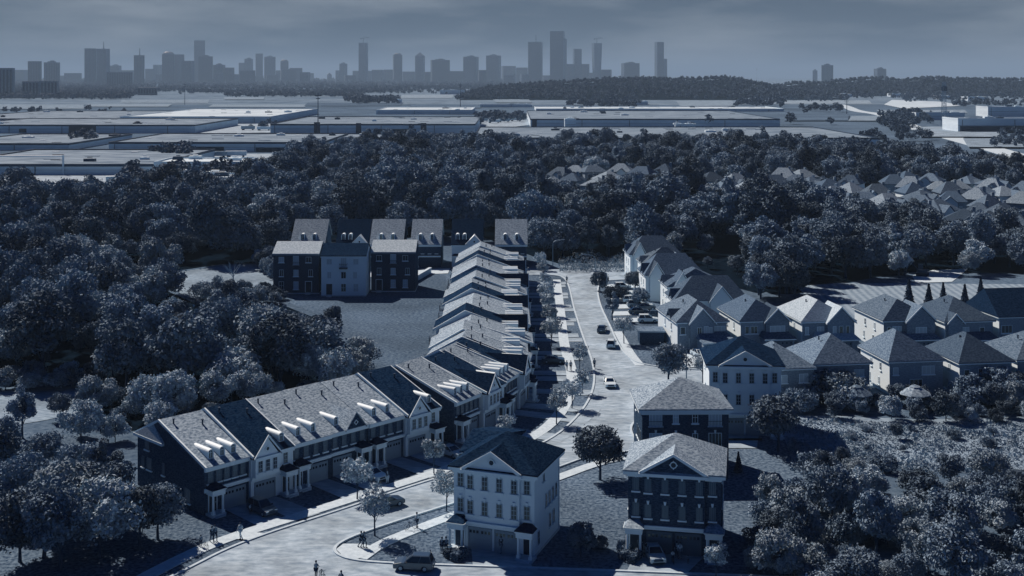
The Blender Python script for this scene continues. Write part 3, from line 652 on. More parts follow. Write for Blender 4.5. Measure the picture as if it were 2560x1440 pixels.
# older suburban houses
def suburb_house(x, y, w, d, label, group, E=5.6, rise=3.5, ridge=(.35,.25,.35,.65), roofm='shingle_mid', wallm='midbrick', gable=None, garage=None, wins=(), rz=0, side=True, left_gable=False, porch_roof=None, lw=None):
    """front left corner at x, y; front looks to the camera"""
    root = empty('suburban_house', (x, y, 0), rz or R(8 if group != G3 else 4), label, 'house', group)
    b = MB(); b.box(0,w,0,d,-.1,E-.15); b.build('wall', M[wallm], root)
    b = MB(); o = .45; hip_mesh(b, -o,w+o,-o,d+o,E-.05,E+rise, ridge[0]*w,ridge[2]*w,ridge[1]*d,ridge[3]*d); b.build('roof', M[roofm], root)
    b = MB(); ring(b, -o+.02,w+o-.02,-o+.02,d+o-.02,E-.22,E-.055,.14); b.build('gutter', M['white'], root)
    if gable:
        gx, gw, gd, gz = gable     # centre, width, how far forward, height over the eave
        b = MB(); b.box(gx-gw/2,gx+gw/2,-gd,.3,-.1,E-.14); b.exy([(gx-gw/2,E-.14),(gx+gw/2,E-.14),(gx,E+gz-.25)], -gd, .3); gw_ = b.build('gable', M[wallm], root)
        b = MB()
        for s in (-1,1): b.exy([(gx,E+gz-.12),(gx,E+gz+.08),(gx+s*(gw/2+.4),E-.2),(gx+s*(gw/2+.4),E-.4)], -gd-.35, d*.42)
        b.build('gable_roof', M[roofm], gw_)
        b = MB()
        for s in (-1,1): b.exy([(gx,E+gz-.2),(gx,E+gz+.1),(gx+s*(gw/2+.42),E-.18),(gx+s*(gw/2+.42),E-.46)], -gd-.42, -gd-.352)
        b.build('gable_trim', M['white'], gw_)
    b = MB(); b.box(-.05,-.002,.02,d-.02,0,E-.225); b.build('sunlit_side_skin', M['siding'], root)  # pale skin over the brick: sunlight on this wall put into its colour
    if group == G3 or left_gable:
     gy = d*(.62 if int(x*7) % 2 else .35); gh = 1.6+(int(x*3) % 3)*.35
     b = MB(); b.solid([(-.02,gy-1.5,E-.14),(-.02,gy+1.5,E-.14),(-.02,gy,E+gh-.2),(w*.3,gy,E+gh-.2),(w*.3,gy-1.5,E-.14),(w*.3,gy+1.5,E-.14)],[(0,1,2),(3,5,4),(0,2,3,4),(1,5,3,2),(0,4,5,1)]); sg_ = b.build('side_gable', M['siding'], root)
    for s_ in ((-1,1) if group == G3 or left_gable else ()):
        b = MB(); b.solid([(-.5,gy,E+gh-.08),(-.5,gy,E+gh+.08),(-.5,gy+s_*1.9,E-.35),(-.5,gy+s_*1.9,E-.19),(w*.34,gy,E+gh-.08),(w*.34,gy,E+gh+.08),(w*.34,gy+s_*1.9,E-.35),(w*.34,gy+s_*1.9,E-.19)],[(0,2,3,1),(4,5,7,6),(1,3,7,5),(0,4,6,2),(2,6,7,3),(0,1,5,4)]); b.build('side_gable_roof', M[roofm], sg_)
    for (wx, wy, wz, ww, wh, mu) in wins: window(root, wx, wy-.02, wz, ww, wh, 0, 'light', mu, 0)
    if side:
        for yy in (.3, .62): window(root, -.055, d*yy, 3.4, .6, 1.3, -math.pi/2, 'light', 0, 1); window(root, -.055, d*yy+.6, .9, .6, 1.3, -math.pi/2, 'light', 0, 1)
    if garage:
        gx, gw, gd = garage
        b = MB(); b.box(gx-gw/2,gx+gw/2,-gd,-.01,-.1,2.75); e = b.build('garage_wing', M[wallm], root)
        b = MB(); b.solid([(gx-gw/2-.3,-gd-.4,2.7),(gx+gw/2+.3,-gd-.4,2.7),(gx+gw/2+.3,-.004,2.7),(gx-gw/2-.3,-.004,2.7),(gx-gw/2+.3,-.006,3.7),(gx+gw/2-.3,-.006,3.7)],[(3,2,1,0),(0,1,5,4),(1,2,5),(0,4,3),(2,3,4,5)])
        b.build('garage_roof', M[roofm], e)
        b = MB(); b.box(gx-gw/2-.28,gx+gw/2+.28,-gd-.39,-gd-.3,2.5,2.69); b.build('garage_trim', M['white'], e)
        garage_door(e, gx, -gd-.02, min(gw-1,4.6), 2.2, 'garage_d')
    b = MB(); b.lathe([(.12,0),(.12,.5),(.16,.52),(.16,.6)], n=8); b.build('roof_vent', M['metal_d'], root, (w*.3,d*.45,E+rise*.72))
    return root
G3 = 'older houses along the upper street'
G1 = 'older houses facing the camera'; G2 = 'older houses with their backs to the meadow'
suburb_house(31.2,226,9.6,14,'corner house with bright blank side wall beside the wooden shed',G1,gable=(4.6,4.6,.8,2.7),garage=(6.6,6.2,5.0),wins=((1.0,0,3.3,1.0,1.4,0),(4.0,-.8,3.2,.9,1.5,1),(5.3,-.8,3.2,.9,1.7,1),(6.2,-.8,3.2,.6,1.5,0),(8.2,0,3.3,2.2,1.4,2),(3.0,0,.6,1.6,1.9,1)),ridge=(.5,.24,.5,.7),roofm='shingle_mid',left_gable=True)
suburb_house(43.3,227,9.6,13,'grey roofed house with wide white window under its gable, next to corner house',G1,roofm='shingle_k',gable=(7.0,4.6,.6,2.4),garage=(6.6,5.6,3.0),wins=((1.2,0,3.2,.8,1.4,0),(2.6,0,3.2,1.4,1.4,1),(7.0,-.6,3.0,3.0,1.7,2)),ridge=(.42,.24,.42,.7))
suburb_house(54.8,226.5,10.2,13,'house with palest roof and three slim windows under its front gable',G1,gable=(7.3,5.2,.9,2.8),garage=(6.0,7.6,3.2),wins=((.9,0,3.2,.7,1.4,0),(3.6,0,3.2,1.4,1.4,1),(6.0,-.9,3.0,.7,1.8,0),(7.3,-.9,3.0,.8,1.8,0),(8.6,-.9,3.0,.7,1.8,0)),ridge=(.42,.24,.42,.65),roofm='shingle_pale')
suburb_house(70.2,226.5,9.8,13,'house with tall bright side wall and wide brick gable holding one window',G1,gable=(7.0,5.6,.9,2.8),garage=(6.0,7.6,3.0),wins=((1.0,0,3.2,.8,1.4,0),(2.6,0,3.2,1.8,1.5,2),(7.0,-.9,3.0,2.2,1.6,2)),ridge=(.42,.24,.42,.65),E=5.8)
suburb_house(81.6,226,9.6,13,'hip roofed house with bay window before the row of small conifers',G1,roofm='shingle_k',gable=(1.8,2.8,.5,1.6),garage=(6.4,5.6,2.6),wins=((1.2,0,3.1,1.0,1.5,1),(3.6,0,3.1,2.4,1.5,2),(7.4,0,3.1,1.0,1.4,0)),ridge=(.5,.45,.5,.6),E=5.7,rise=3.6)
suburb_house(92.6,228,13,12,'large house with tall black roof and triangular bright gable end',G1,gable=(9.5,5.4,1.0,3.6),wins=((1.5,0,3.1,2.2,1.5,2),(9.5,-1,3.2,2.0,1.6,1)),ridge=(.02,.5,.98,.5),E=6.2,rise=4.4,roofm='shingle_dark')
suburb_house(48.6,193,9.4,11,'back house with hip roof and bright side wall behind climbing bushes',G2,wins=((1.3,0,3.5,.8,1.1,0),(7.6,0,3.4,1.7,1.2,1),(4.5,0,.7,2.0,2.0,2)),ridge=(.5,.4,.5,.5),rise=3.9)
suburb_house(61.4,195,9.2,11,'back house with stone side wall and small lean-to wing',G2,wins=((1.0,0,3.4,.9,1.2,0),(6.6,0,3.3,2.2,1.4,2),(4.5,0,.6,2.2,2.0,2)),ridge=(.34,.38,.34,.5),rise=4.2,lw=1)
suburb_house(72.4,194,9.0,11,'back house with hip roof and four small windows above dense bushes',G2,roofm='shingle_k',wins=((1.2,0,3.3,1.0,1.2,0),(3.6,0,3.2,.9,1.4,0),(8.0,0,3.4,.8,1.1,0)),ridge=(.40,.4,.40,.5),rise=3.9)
suburb_house(82.6,196,10,11,'back house with bright side wall cut by the picture edge',G2,wins=((3,0,3.3,1.2,1.3,1),),ridge=(.5,.5,.5,.6),rise=3.3)
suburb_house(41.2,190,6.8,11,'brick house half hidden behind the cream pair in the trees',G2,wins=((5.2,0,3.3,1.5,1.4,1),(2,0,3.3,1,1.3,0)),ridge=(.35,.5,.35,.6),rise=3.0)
# their neighbours up the street, seen from the side
G3 = 'older houses along the upper street'
for i, (x, y, w, d, E, rise, lab, rm, gb) in enumerate([
 (33.5,246,15,9,5.9,4.6,'black roofed house with white balcony right behind the corner house','shingle_k',(9.5,4.6,.6,3.0)),
 (33.0,262,15,9,6.0,4.6,'black roofed house with pointed white dormer, second up the side street','shingle_k',(3.0,3.4,.5,3.2)),
 (31.5,277,14,9,6.0,4.4,'black roofed house with little white turret gables, third up the side street','shingle_k',(2.5,3.2,.5,3.0)),
 (31.5,293,14,9,6.0,4.6,'house with broad pale lit roof near the top of side street','shingle_mid',(8.0,5.4,.6,2.6)),
 (30.5,309,14,9,6.0,4.6,'last house up the side street beside the dry grass strip','shingle_k',(2.4,3.0,.5,3.2))]):
    suburb_house(x+(0,1.2,-.6,.8,0)[i], y, w-(0,2,.5,2.5,1)[i], d, lab, G3, E=E, rise=rise-(.2,1.1,0,.9,.3)[i], ridge=((.30,.5,.80,.5),(.5,.3,.5,.6),(.25,.5,.75,.5),(.42,.35,.55,.35),(.3,.5,.7,.5))[i], roofm=rm, gable=gb, wallm='siding', wins=((1.2,0,3.4,.8,1.4,0),(5.5,0,3.4,1.6,1.4,1),(12.4,0,3.3,1.0,1.3,0)))

# wooden shed by the corner house
s = empty('shed', at(1600,862)+(0,), 0, 'dark plank shed with flat roof beside bright wall of corner house', 'shed')
b = MB(); b.box(0,4.7,0,4.0,0,2.5); b.build('wall', M['darkbrick'], s)
b = MB(); b.box(-.2,4.9,-.3,4.3,2.502,2.66); b.build('roof', M['shingle_mid'], s)
b = MB(); b.box(-.24,4.94,-.34,-.302,2.42,2.7); b.build('fascia', M['metal_l'], s)

# houses scattered among the trees of the far village
vr = random.Random(5)
VIL = [(1300,436,.9),(1388,436,.9),(1433,428,1.2),(1490,430,1.0),(1548,428,1.2),(1594,436,1.0),(1650,430,.8),(1385,462,.9),(1476,462,1.0),(1630,452,1.6),(1790,455,.8),(1852,456,1.0),(1955,445,1.3),(2025,442,1.2),(1945,468,1.3),(2003,484,1.5),(2085,474,1.7),(2150,480,1.0),(2200,488,1.3),(2170,505,1.0),(2245,512,1.0),(2282,448,1.0),(2345,470,1.1),(2296,480,1.1),(2385,484,1.0),(2445,456,1.1),(2512,462,1.2),(2555,476,1.1),(2312,536,1.5),(2375,526,1.6),(2405,552,1.5),(2462,578,1.5),(2492,556,1.3),(2528,560,1.2),(2430,500,1.2),(2330,498,1.1),(2240,462,.9),(1905,462,.8),(1985,455,.8),(2050,462,.9),(2120,462,.9),(2110,492,.9),(2060,500,.8),(2270,470,.8),(2320,455,.8),(2400,468,.9),(2470,470,.9),(2480,490,.9),(2530,490,.9),(2550,510,1.0),(2490,515,1.0),(2380,505,.9),(2290,512,1.0),(2540,540,1.1),(2440,530,1.1),(1830,470,.8),(1880,480,.8),(1540,452,.8),(1420,450,.8)]
side_w = ['against the dark wood edge','among round trees','behind tall conifers','by the sloping meadow','between two dark crowns','over a lane gap']
num = ['first','second','third','fourth','fifth','sixth','seventh','eighth','ninth','tenth','eleventh','twelfth','thirteenth','fourteenth','fifteenth','sixteenth','seventeenth','eighteenth','nineteenth','twentieth','twenty first','twenty second','twenty third','twenty fourth','twenty fifth','twenty sixth','twenty seventh','twenty eighth','twenty ninth','thirtieth']
for i, (px, py, s_) in enumerate(sorted(VIL)):
    x, y = at(px, py, 6.0); w = vr.uniform(9,11.5)*(.75+.25*s_); d = vr.uniform(9,11.5); E = vr.uniform(5.2,6.4); rise = vr.uniform(3.0,4.5)
    upper = py < 470
    lab = '%s roofed village house, %s from the street side in the %s cluster' % (vr.choice(['grey','pale grey']), num[i//2], 'upper' if i % 2 else 'lower')
    root = empty('village_house', (x, y, 0), R(vr.uniform(-42,38)), lab, 'house', 'village houses among the trees')
    b = MB(); b.box(-w/2,w/2,0,d,-.1,E-.1); wl = b.build('wall', M['siding' if vr.random() < .4 else 'midbrick'], root)
    b = MB(); k = vr.uniform(.0,.45); hip_mesh(b, -w/2-.5,w/2+.5,-.5,d+.5,E-.05,E+rise,-w*k*.5,w*k*.5,d*.5,d*.5); b.build('roof', M[vr.choice(['shingle_mid','shingle_mid','shingle','shingle_k'])], root)
    if i % 3:
        gx = vr.uniform(-.25,.25)*w; gw = vr.uniform(4,5.5)
        b = MB(); b.exy([(gx-gw/2,-.1),(gx+gw/2,-.1),(gx+gw/2,E-.2),(gx,E+gw*.36),(gx-gw/2,E-.2)], -1.4, -.01); gb = b.build('gable', M['siding'], root)
        b = MB()
        for sg in (-1,1): b.exy([(gx,E+gw*.36+.05),(gx,E+gw*.36+.25),(gx+sg*(gw/2+.4),E-.25),(gx+sg*(gw/2+.4),E-.45)], -1.8, d*.4)
        b.build('gable_roof', M['shingle_mid'], gb)
    b = MB(); b.box(w*.2,w*.2+.9,d*.55,d*.55+.9,E+rise*.3,E+rise+.6); b.build('chimney', M['midbrick'], root)
    for j in range(3): window(root, -w*.3+j*w*.3, -.02, 3.2, 1.2, 1.4, 0, 'light', 1, 0)

def fence(p0, p1, h, label):
    a, c = at(*p0), at(*p1); L_ = math.hypot(c[0]-a[0], c[1]-a[1]); n = max(2, int(L_/2.4))
    o = empty('wooden_fence', (a[0],a[1],0), math.atan2(c[1]-a[1], c[0]-a[0]), label, 'fence')
    for k in range(n):
        x0, x1 = k*L_/n+.08, (k+1)*L_/n-.08; b = MB(); b.box(x0,x1,-.03,.03,.12,h); b.box(x0,x1,-.06,-.031,h*.3,h*.3+.12); b.box(x0,x1,-.06,-.031,h*.8,h*.8+.12); b.build('panel', M['midbrick'], o)
        b = MB(); b.box(k*L_/n-.07,k*L_/n+.07,-.07,.07,0,h+.15); b.build('post', M['metal_d'], o)
# ---------------------------------------------------------------- warehouses
def warehouse(px0, px1, top, base, depth, label, roofm='wh_roof', rz=0, doors=(), end=None, parapet=.9, lit=False):
    (x0, y) = at(px0, base); x1 = at(px1, base)[0]; h = (base-top)*y/FOC; w = x1-x0
    root = empty('warehouse', (x0, y, 0), R(rz), label, 'warehouse', 'flat roofed warehouses beyond the wood')
    b = MB(); b.box(0,w,0,depth,-.2,h); b.build('wall', M['wh_wall'], root)
    b = MB(); b.box(.4,w-.4,.4,depth-.4,h+.02,h+.16); b.build('roof', M[roofm], root)
    b = MB(); ring(b,-.15,w+.15,-.15,depth+.15,h-.5,h+parapet,.5); b.build('parapet', M['metal_d' if roofm == 'wh_roof_g' and w > 90 else 'wh_wall'], root)
    r = random.Random(int(px0*7+top))
    if w > 40:
        for k in range(min(22, int(w/14))):
            sk = cached(('sky', k % 3), lambda b: b.box(-2.2-(k%3),2.2+(k%3),-.9,.9,.165,.5), 'skylight', M[('white','metal_d','metal_l')[k%3]])
            link('skylight', sk, None, root, (r.uniform(.04,.96)*w, r.uniform(.06,.94)*depth, h))
    for k in range(max(3, int(w/45))):
        b = MB(); a = r.uniform(2,4.5); b.box(-a,a,-a*.6,a*.6,.17,r.uniform(1.2,2.2)); b.box(-a*.4,a*.4,-a*.3,a*.3,2.201,2.6)
        b.build('roof_unit', M['metal_d' if k % 2 else 'white'], root, (r.uniform(.05,.95)*w, r.uniform(.15,.9)*depth, h))
    for (a, c, z0, z1) in doors:
        b = MB(); X0, X1 = (a-px0)*y/FOC, (c-px0)*y/FOC
        b.box(X0,X1,-.25,.1,z0*h,z1*h); b.build('dock_door', M['door'], root)
    b = MB(); b.box(.2,w-.2,-.18,-.02,h*.52,h*.56); b.build('wall_band', M['metal_l'], root)
    for k in range(int(w/16)):
        if k % 3 == 0: 
            b = MB(); b.tube((k*16+4,-.3,.2),(k*16+4,-.3,h-.6),.22,n=6); b.build('downpipe', M['metal_d'], root)
    return root
warehouse(-160,383,414,438,130,'broad grey warehouse with white pipe frame nearest the wood at the picture edge','wh_roof_g',doors=((300,350,0,.5),))
warehouse(-150,172,361,376,140,'plain grey warehouse behind the nearest one with dark roof edge','wh_roof_g')
warehouse(272,806,358,380,128,'long low warehouse with dark roof edge above the trailer yard','wh_roof_g',doors=((440,560,.0,.6),(640,720,0,.5)))
warehouse(-120,488,314,333,170,'big grey warehouse with bright end wall and dark square doorways','wh_roof_g',doors=((172,240,.0,1),(48,66,.1,.6)))
warehouse(-160,300,298,307,300,'wide grey hall beyond the big warehouse at the picture edge','wh_roof_g')
warehouse(300,676,293,308,320,'bright white roofed warehouse behind the big grey one',doors=((560,590,0,.4),))
warehouse(676,1188,312,334,200,'long warehouse with tall dark door columns and grey roof','wh_roof_g',doors=((785,800,.0,1.3),(890,903,0,1.2),(1052,1066,0,1.2),(940,1040,0,.5)))
warehouse(808,1152,346,364,60,'low pale warehouse half sunk behind the wood edge','wh_roof_g')
warehouse(1182,2196,347,368,190,'longest grey warehouse with dark roof line running along the wood','wh_roof_g',doors=((1545,1620,0,.7),(1660,1712,0,.7),(1805,1850,0,.6),(1850,1900,0,.4)))
warehouse(1326,1950,299,319,290,'wide grey warehouse behind the longest one','wh_roof_g',doors=((1330,1342,0,1.1),))
warehouse(1340,1960,273,279,130,'bright white roof strip hall beyond the wide grey warehouse')
warehouse(1412,1440,300,325,12,'small white block in front of the wide warehouse')
warehouse(1690,1740,312,326,10,'small pale shed leaning against the wide warehouse')
warehouse(2395,2640,298,332,40,'boxy depot with pale canopy at the picture edge beside the mast','wh_roof_g',doors=((2400,2560,0,.5),))
warehouse(2470,2700,268,292,40,'bright white depot behind the boxy one')
warehouse(2290,2412,283,300,16,'low open canopy building under the steel mast','wh_roof_g')
warehouse(940,1180,276,286,150,'far white roofed hall behind the long door column warehouse')
warehouse(385,610,408,440,34,'pale roofed loading hall beside the nearest grey warehouse')
warehouse(350,580,448,486,26,'pale roofed loading hall lowest down at the wood edge',)
for i, (a, c, t, bs) in enumerate([(1570,1620,255,262),(1100,1160,226,236),(2100,2130,236,243),(1860,1900,248,256),(2350,2380,240,248),(2420,2470,243,252),(2230,2270,235,242),(990,1000,250,258),(640,700,285,293),(1200,1330,262,268)]):
    warehouse(a,c,t,bs,40,'tiny pale far building, %s of ten specks on the plain' % num[i])
# white pipe frame on the nearest warehouse
x, y = at(160, 438); b = MB(); b.tube((-60,-1.2,10.2),(0,-1.2,10.2),.4); b.tube((0,-1.2,10.6),(0,-1.2,0),.5)
tag(b.build('pipe_frame', M['white'], loc=(x,y,0)), 'white pipe running along the nearest grey warehouse and down to ground', 'pipe')
# steel mast
x, y = at(2360, 318); m = empty('steel_mast', (x,y,0), 0, 'tall lattice steel mast with antennas beside the country road', 'mast')
b = MB(); hh = 46
for sx in (-1,1):
    for sy in (-1,1): b.tube((sx*2.2,sy*2.2,0),(sx*1.1,sy*1.1,hh),.28,n=5)
for k in range(12):
    z0, z1 = k*hh/12, (k+1)*hh/12; r0, r1 = 2.2-1.1*k/12, 2.2-1.1*(k+1)/12
    for sy in (-1,1): b.tube((-r0,sy*r0,z0),(r1,sy*r1,z1),.16,n=4); b.tube((r0,sy*r0,z0),(-r1,sy*r1,z1),.16,n=4)
b.build('lattice', M['metal_l'], m)
b = MB(); b.box(-2.6,2.6,-2.6,2.6,hh-9,hh-8.6); b.box(-2.2,2.2,-2.2,2.2,hh-5,hh-4.6)
for k in range(8): t = k*math.pi/4; b.box(2.6*math.cos(t)-.35,2.6*math.cos(t)+.35,2.6*math.sin(t)-.35,2.6*math.sin(t)+.35,hh-8.5,hh-5.2)
b.build('antenna_ring', M['metal_d'], m); b = MB(); b.tube((0,0,hh-4.6),(0,0,hh+5),.2,n=5); b.build('spike', M['metal_d'], m)
# thin poles on the plain
for i, (px, t, bs) in enumerate([(462,208,262),(795,232,335),(1151,208,272),(1892,170,205),(1544,235,270),(2117,250,285)]):
    x, y = at(px, bs); h = (bs-t)*y/FOC; p = empty('power_pole', (x,y,0), 0, 'thin dark pole on the plain, %s from the left' % num[i], 'pole', 'poles on the plain')
    b = MB(); b.tube((0,0,0),(0,0,h),.55,.3,n=6); b.build('post', M['metal_d'], p)
    b = MB(); b.box(-3,3,-.2,.2,h*.92,h*.94); b.box(-2,2,-.2,.2,h*.85,h*.87); b.build('cross_arm', M['metal_d'], p)

# ---------------------------------------------------------------- skyline
def tower(px0, px1, top, Y, label, steps=(), taper=0.0, crown=None, mast=0, crane=False, name='tower'):
    s = Y/FOC; x0, x1 = (px0-1280)*s, (px1-1280)*s; w = x1-x0; h = CAMH+(HOR-top)*s; w *= .88; d = min(w*.7, 60)
    root = empty('skyscraper' if h > 90 else 'city_block', ((x0+x1)/2, Y, 0), R(14 if int(px0*37) % 3 else -12), label, 'tower', 'hazy towers on the skyline')
    b = MB(); hw = w/2
    if taper: b.taper(-hw+taper*s,hw-taper*s,-d/2,d/2,-.5,h,taper*s)
    elif steps:
        z = -.5
        for (fx0, fx1, ft) in steps:
            b.box(-hw+fx0*w,-hw+fx1*w,-d/2+.05*z*.1,d/2-.05*z*.1,-.5,CAMH+(HOR-ft)*s); z += 1.3
    else: b.box(-hw,hw,-d/2,d/2,-.5,h)
    if crown == 'peak': b.solid([(-hw,-d/2,h),(hw,-d/2,h),(hw,d/2,h),(-hw,d/2,h),(0,0,h+w*.45)],[(3,2,1,0),(0,1,4),(1,2,4),(2,3,4),(3,0,4)])
    elif crown == 'dome': b.lathe([(hw*.9,h),(hw*.8,h+w*.12),(hw*.45,h+w*.2)], n=12)
    elif crown == 'box' : b.box(-hw*.55,hw*.5,-d/4,d/4,h,h+5); b.box(-hw*.2,hw*.3,-d/5,d/5,h+5,h+9)
    b.build('shaft', M['tower'], root)
    b = MB(); n = max(3, int(w/7)); top_z = (h if not steps else CAMH+(HOR-steps[0][2])*s)-4
    lo, hi = (-hw, hw) if not steps else (-hw+steps[0][0]*w, -hw+steps[0][1]*w)
    if not taper:
        for i in range(n):
            c = lo+(i+.5)*(hi-lo)/n; b.box(c-(hi-lo)/n*.28, c+(hi-lo)/n*.28, -d/2-.35, -d/2+.1, 6, top_z)
        b.build('window_band', M['tower_band'], root)
    if mast:
        b = MB(); b.tube((hw*.1,0,h-1),(hw*.1,0,h+mast*s),3.2,1.6,n=6); b.build('antenna', M['metal_d'], root)
    if crane:
        b = MB(); b.tube((0,0,h-2),(0,0,h+12*s),2.4,n=4); b.tube((-8*s,0,h+11*s),(16*s,0,h+13*s),2,n=4); b.tube((0,0,h+16*s),(14*s,0,h+13*s),1,n=4); b.box(-8*s,-5*s,-1,1,h+9*s,h+11.2*s); b.build('crane', M['metal_d'], root)
TW = [
 (-20,36,170,2300,'dark wide block cut by the picture edge'),(70,104,153,3500,'plain slab tower, first of a close pair'),(110,150,156,3500,'plain slab tower, second of a close pair','box'),
 (150,175,189,5200,'faint low block right of the slab pair'),(56,100,203,2300,'dark low office block with its twin below the slab pair'),(101,147,202,2350,'dark low office block touching its twin'),
 (183,210,199,4800,'low faint block before the dark twin towers'),(211,241,121,3900,'tall dark flat tower joined to its antenna twin'),(243,273,122,3950,'tall dark tower with antenna','mast'),
 (276,302,164,5000,'faint stepped block behind antenna tower','box'),(265,334,180,3200,'broad dark mid rise below the antenna tower'),(334,362,138,4000,'lone dark ribbed tower with thin mast','mast'),
 (362,395,172,5400,'pale block beside the ribbed tower'),(384,406,162,5600,'faint slim block left of the stepped cluster'),(343,395,219,2600,'low dark box among trees'),
 (404,438,135,4400,'stepped tower with domed cap','dome'),(436,462,136,4500,'broad tower left of the tallest slab'),(456,485,152,4200,'shorter dark tower in front of tallest slab'),
 (484,514,101,5200,'tallest pale slab of the western cluster'),(494,534,141,4500,'tower with stepped peak before the tallest slab','box'),(534,562,162,4500,'dark stepped mid rise','box'),(562,587,169,4500,'low dark end block of the cluster'),
 (596,614,157,5600,'faint block starting the middle cluster'),(612,632,147,5400,'faint tower with small cap','box'),(638,658,134,5600,'faint slim flat tower of the middle cluster'),(659,690,142,5300,'faint broad tower of the middle cluster','box'),
 (690,704,176,5600,'very low faint link block'),(700,722,153,5300,'faint tower with rounded cap','dome'),(722,757,170,5200,'faint broad low block ending the middle cluster'),
 (775,785,183,6000,'tiny faint lone block'),(817,830,187,6000,'tiny faint block with peaked cap','peak'),(838,852,176,5700,'small faint block beside short tower'),(849,868,159,5400,'short tower with small cap','box'),
 (882,900,177,5700,'low block left of the crane tower'),(897,920,107,5000,'slim unfinished tower topped by cranes','crane'),(918,930,177,5700,'low block right of the crane tower'),
 (982,1006,137,5000,'round topped slim tower','dome'),(1004,1038,179,5600,'long low block between round top and peaked tower'),(1038,1062,140,5000,'slim tower with pointed cap','peak'),(1075,1126,150,4800,'wide tower with stepped flat cap','box'),
 (1126,1152,189,5600,'very low block next to the wide tower'),(1158,1197,142,4800,'wide tower with notched top','box'),(1215,1253,139,4900,'broad tower rising over the hill end','box'),(1253,1290,165,5600,'low faint row of blocks'),(1290,1320,169,5700,'lower faint row of blocks'),
 (1320,1357,105,4700,'tall stepped tower with spire','mast'),(1408,1438,160,4900,'short block right of the tallest tower'),(1432,1454,122,4900,'slim flat tower right of the tallest'),(1452,1474,160,5000,'low block by the slim flat tower'),
 (1553,1599,158,4700,'wide low flat tower above the wooded hill','box'),(2031,2044,176,5000,'small block left of the lone eastern tower','box'),(2052,2084,163,4000,'lone broad eastern tower','box'),(2186,2214,172,4200,'low domed block on the wooded ridge','box'),(742,760,186,6000,'tiny faint blob block after middle cluster')]
er = random.Random(21)
for i, (a, c) in enumerate([(36,70),(160,205),(300,336),(390,404),(420,445),(440,470),(535,560),(575,600),(596,640),(625,660),(664,700),(700,740),(750,775),(860,890),(930,960),(960,984),(1060,1078),(1120,1160),(1195,1216),(1260,1290),(1300,1322),(1355,1376),(1418,1450),(1470,1482),(1500,1530)]):
    TW.append((a, c, er.uniform(172,189), er.uniform(4300,5600), 'faint low block, %s of such from the left' % num[i]))
for t in TW:
    t = list(t); t[3] *= 1.7 if t[3] > 3000 else 1.25
    k = t[5] if len(t) > 5 else None
    tower(t[0], t[1], t[2], t[3], t[4]+' on the hazy skyline', crown=k if k in ('box','dome','peak') else None, mast=18 if k == 'mast' else 0, crane=k == 'crane')
tower(1374,1418,78,7800,'tallest tower with slanted overhanging top on the hazy skyline',steps=((.0,.86,78),(.0,1,97),(.0,.3,110)))
tower(1480,1504,108,8200,'flaring tower with crane on its roof on the hazy skyline',taper=3,crane=True)
tower(1637,1667,105,7900,'lone tower with stepped shoulder above the wooded hill',steps=((0,.68,105),(.6,1,147)))

# trailers and lorries standing in the yards
tr = random.Random(9); k = 0
for (px, py, ang) in [(300,462,20),(322,458,20),(344,455,20),(420,397,5),(440,397,5),(462,396,5),(486,396,5),(540,395,5),(590,394,5),(610,452,30),(560,500,12),(470,330,0),(500,328,0),(620,326,0),(660,327,0),(1215,305,10),(1235,308,10),(1260,306,10),(1290,303,10),(1560,374,2),(1610,374,2),(1700,374,2),(1830,373,2),(1870,373,2),(2230,318,30),(2430,312,0),(2490,318,0)]:
    x, y = at(px, py); o = empty('truck_trailer', (x,y,.25), R(ang), '%s truck trailer in a warehouse yard, %s from the left' % (('white','pale grey')[k%2], (num)[k]), 'trailer', 'trailers in the warehouse yards')
    b = MB(); b.box(-6.5,6.5,-1.3,1.3,1.1,4.0); b.build('cargo_box', M['white' if k%2 == 0 else 'metal_l'], o)
    for wx in (-5.2,-4.0,4.6): b = MB(); b.box(wx-.5,wx+.5,-1.25,1.25,0,1.05); b.build('axle', M['rubber'], o)
    k += 1
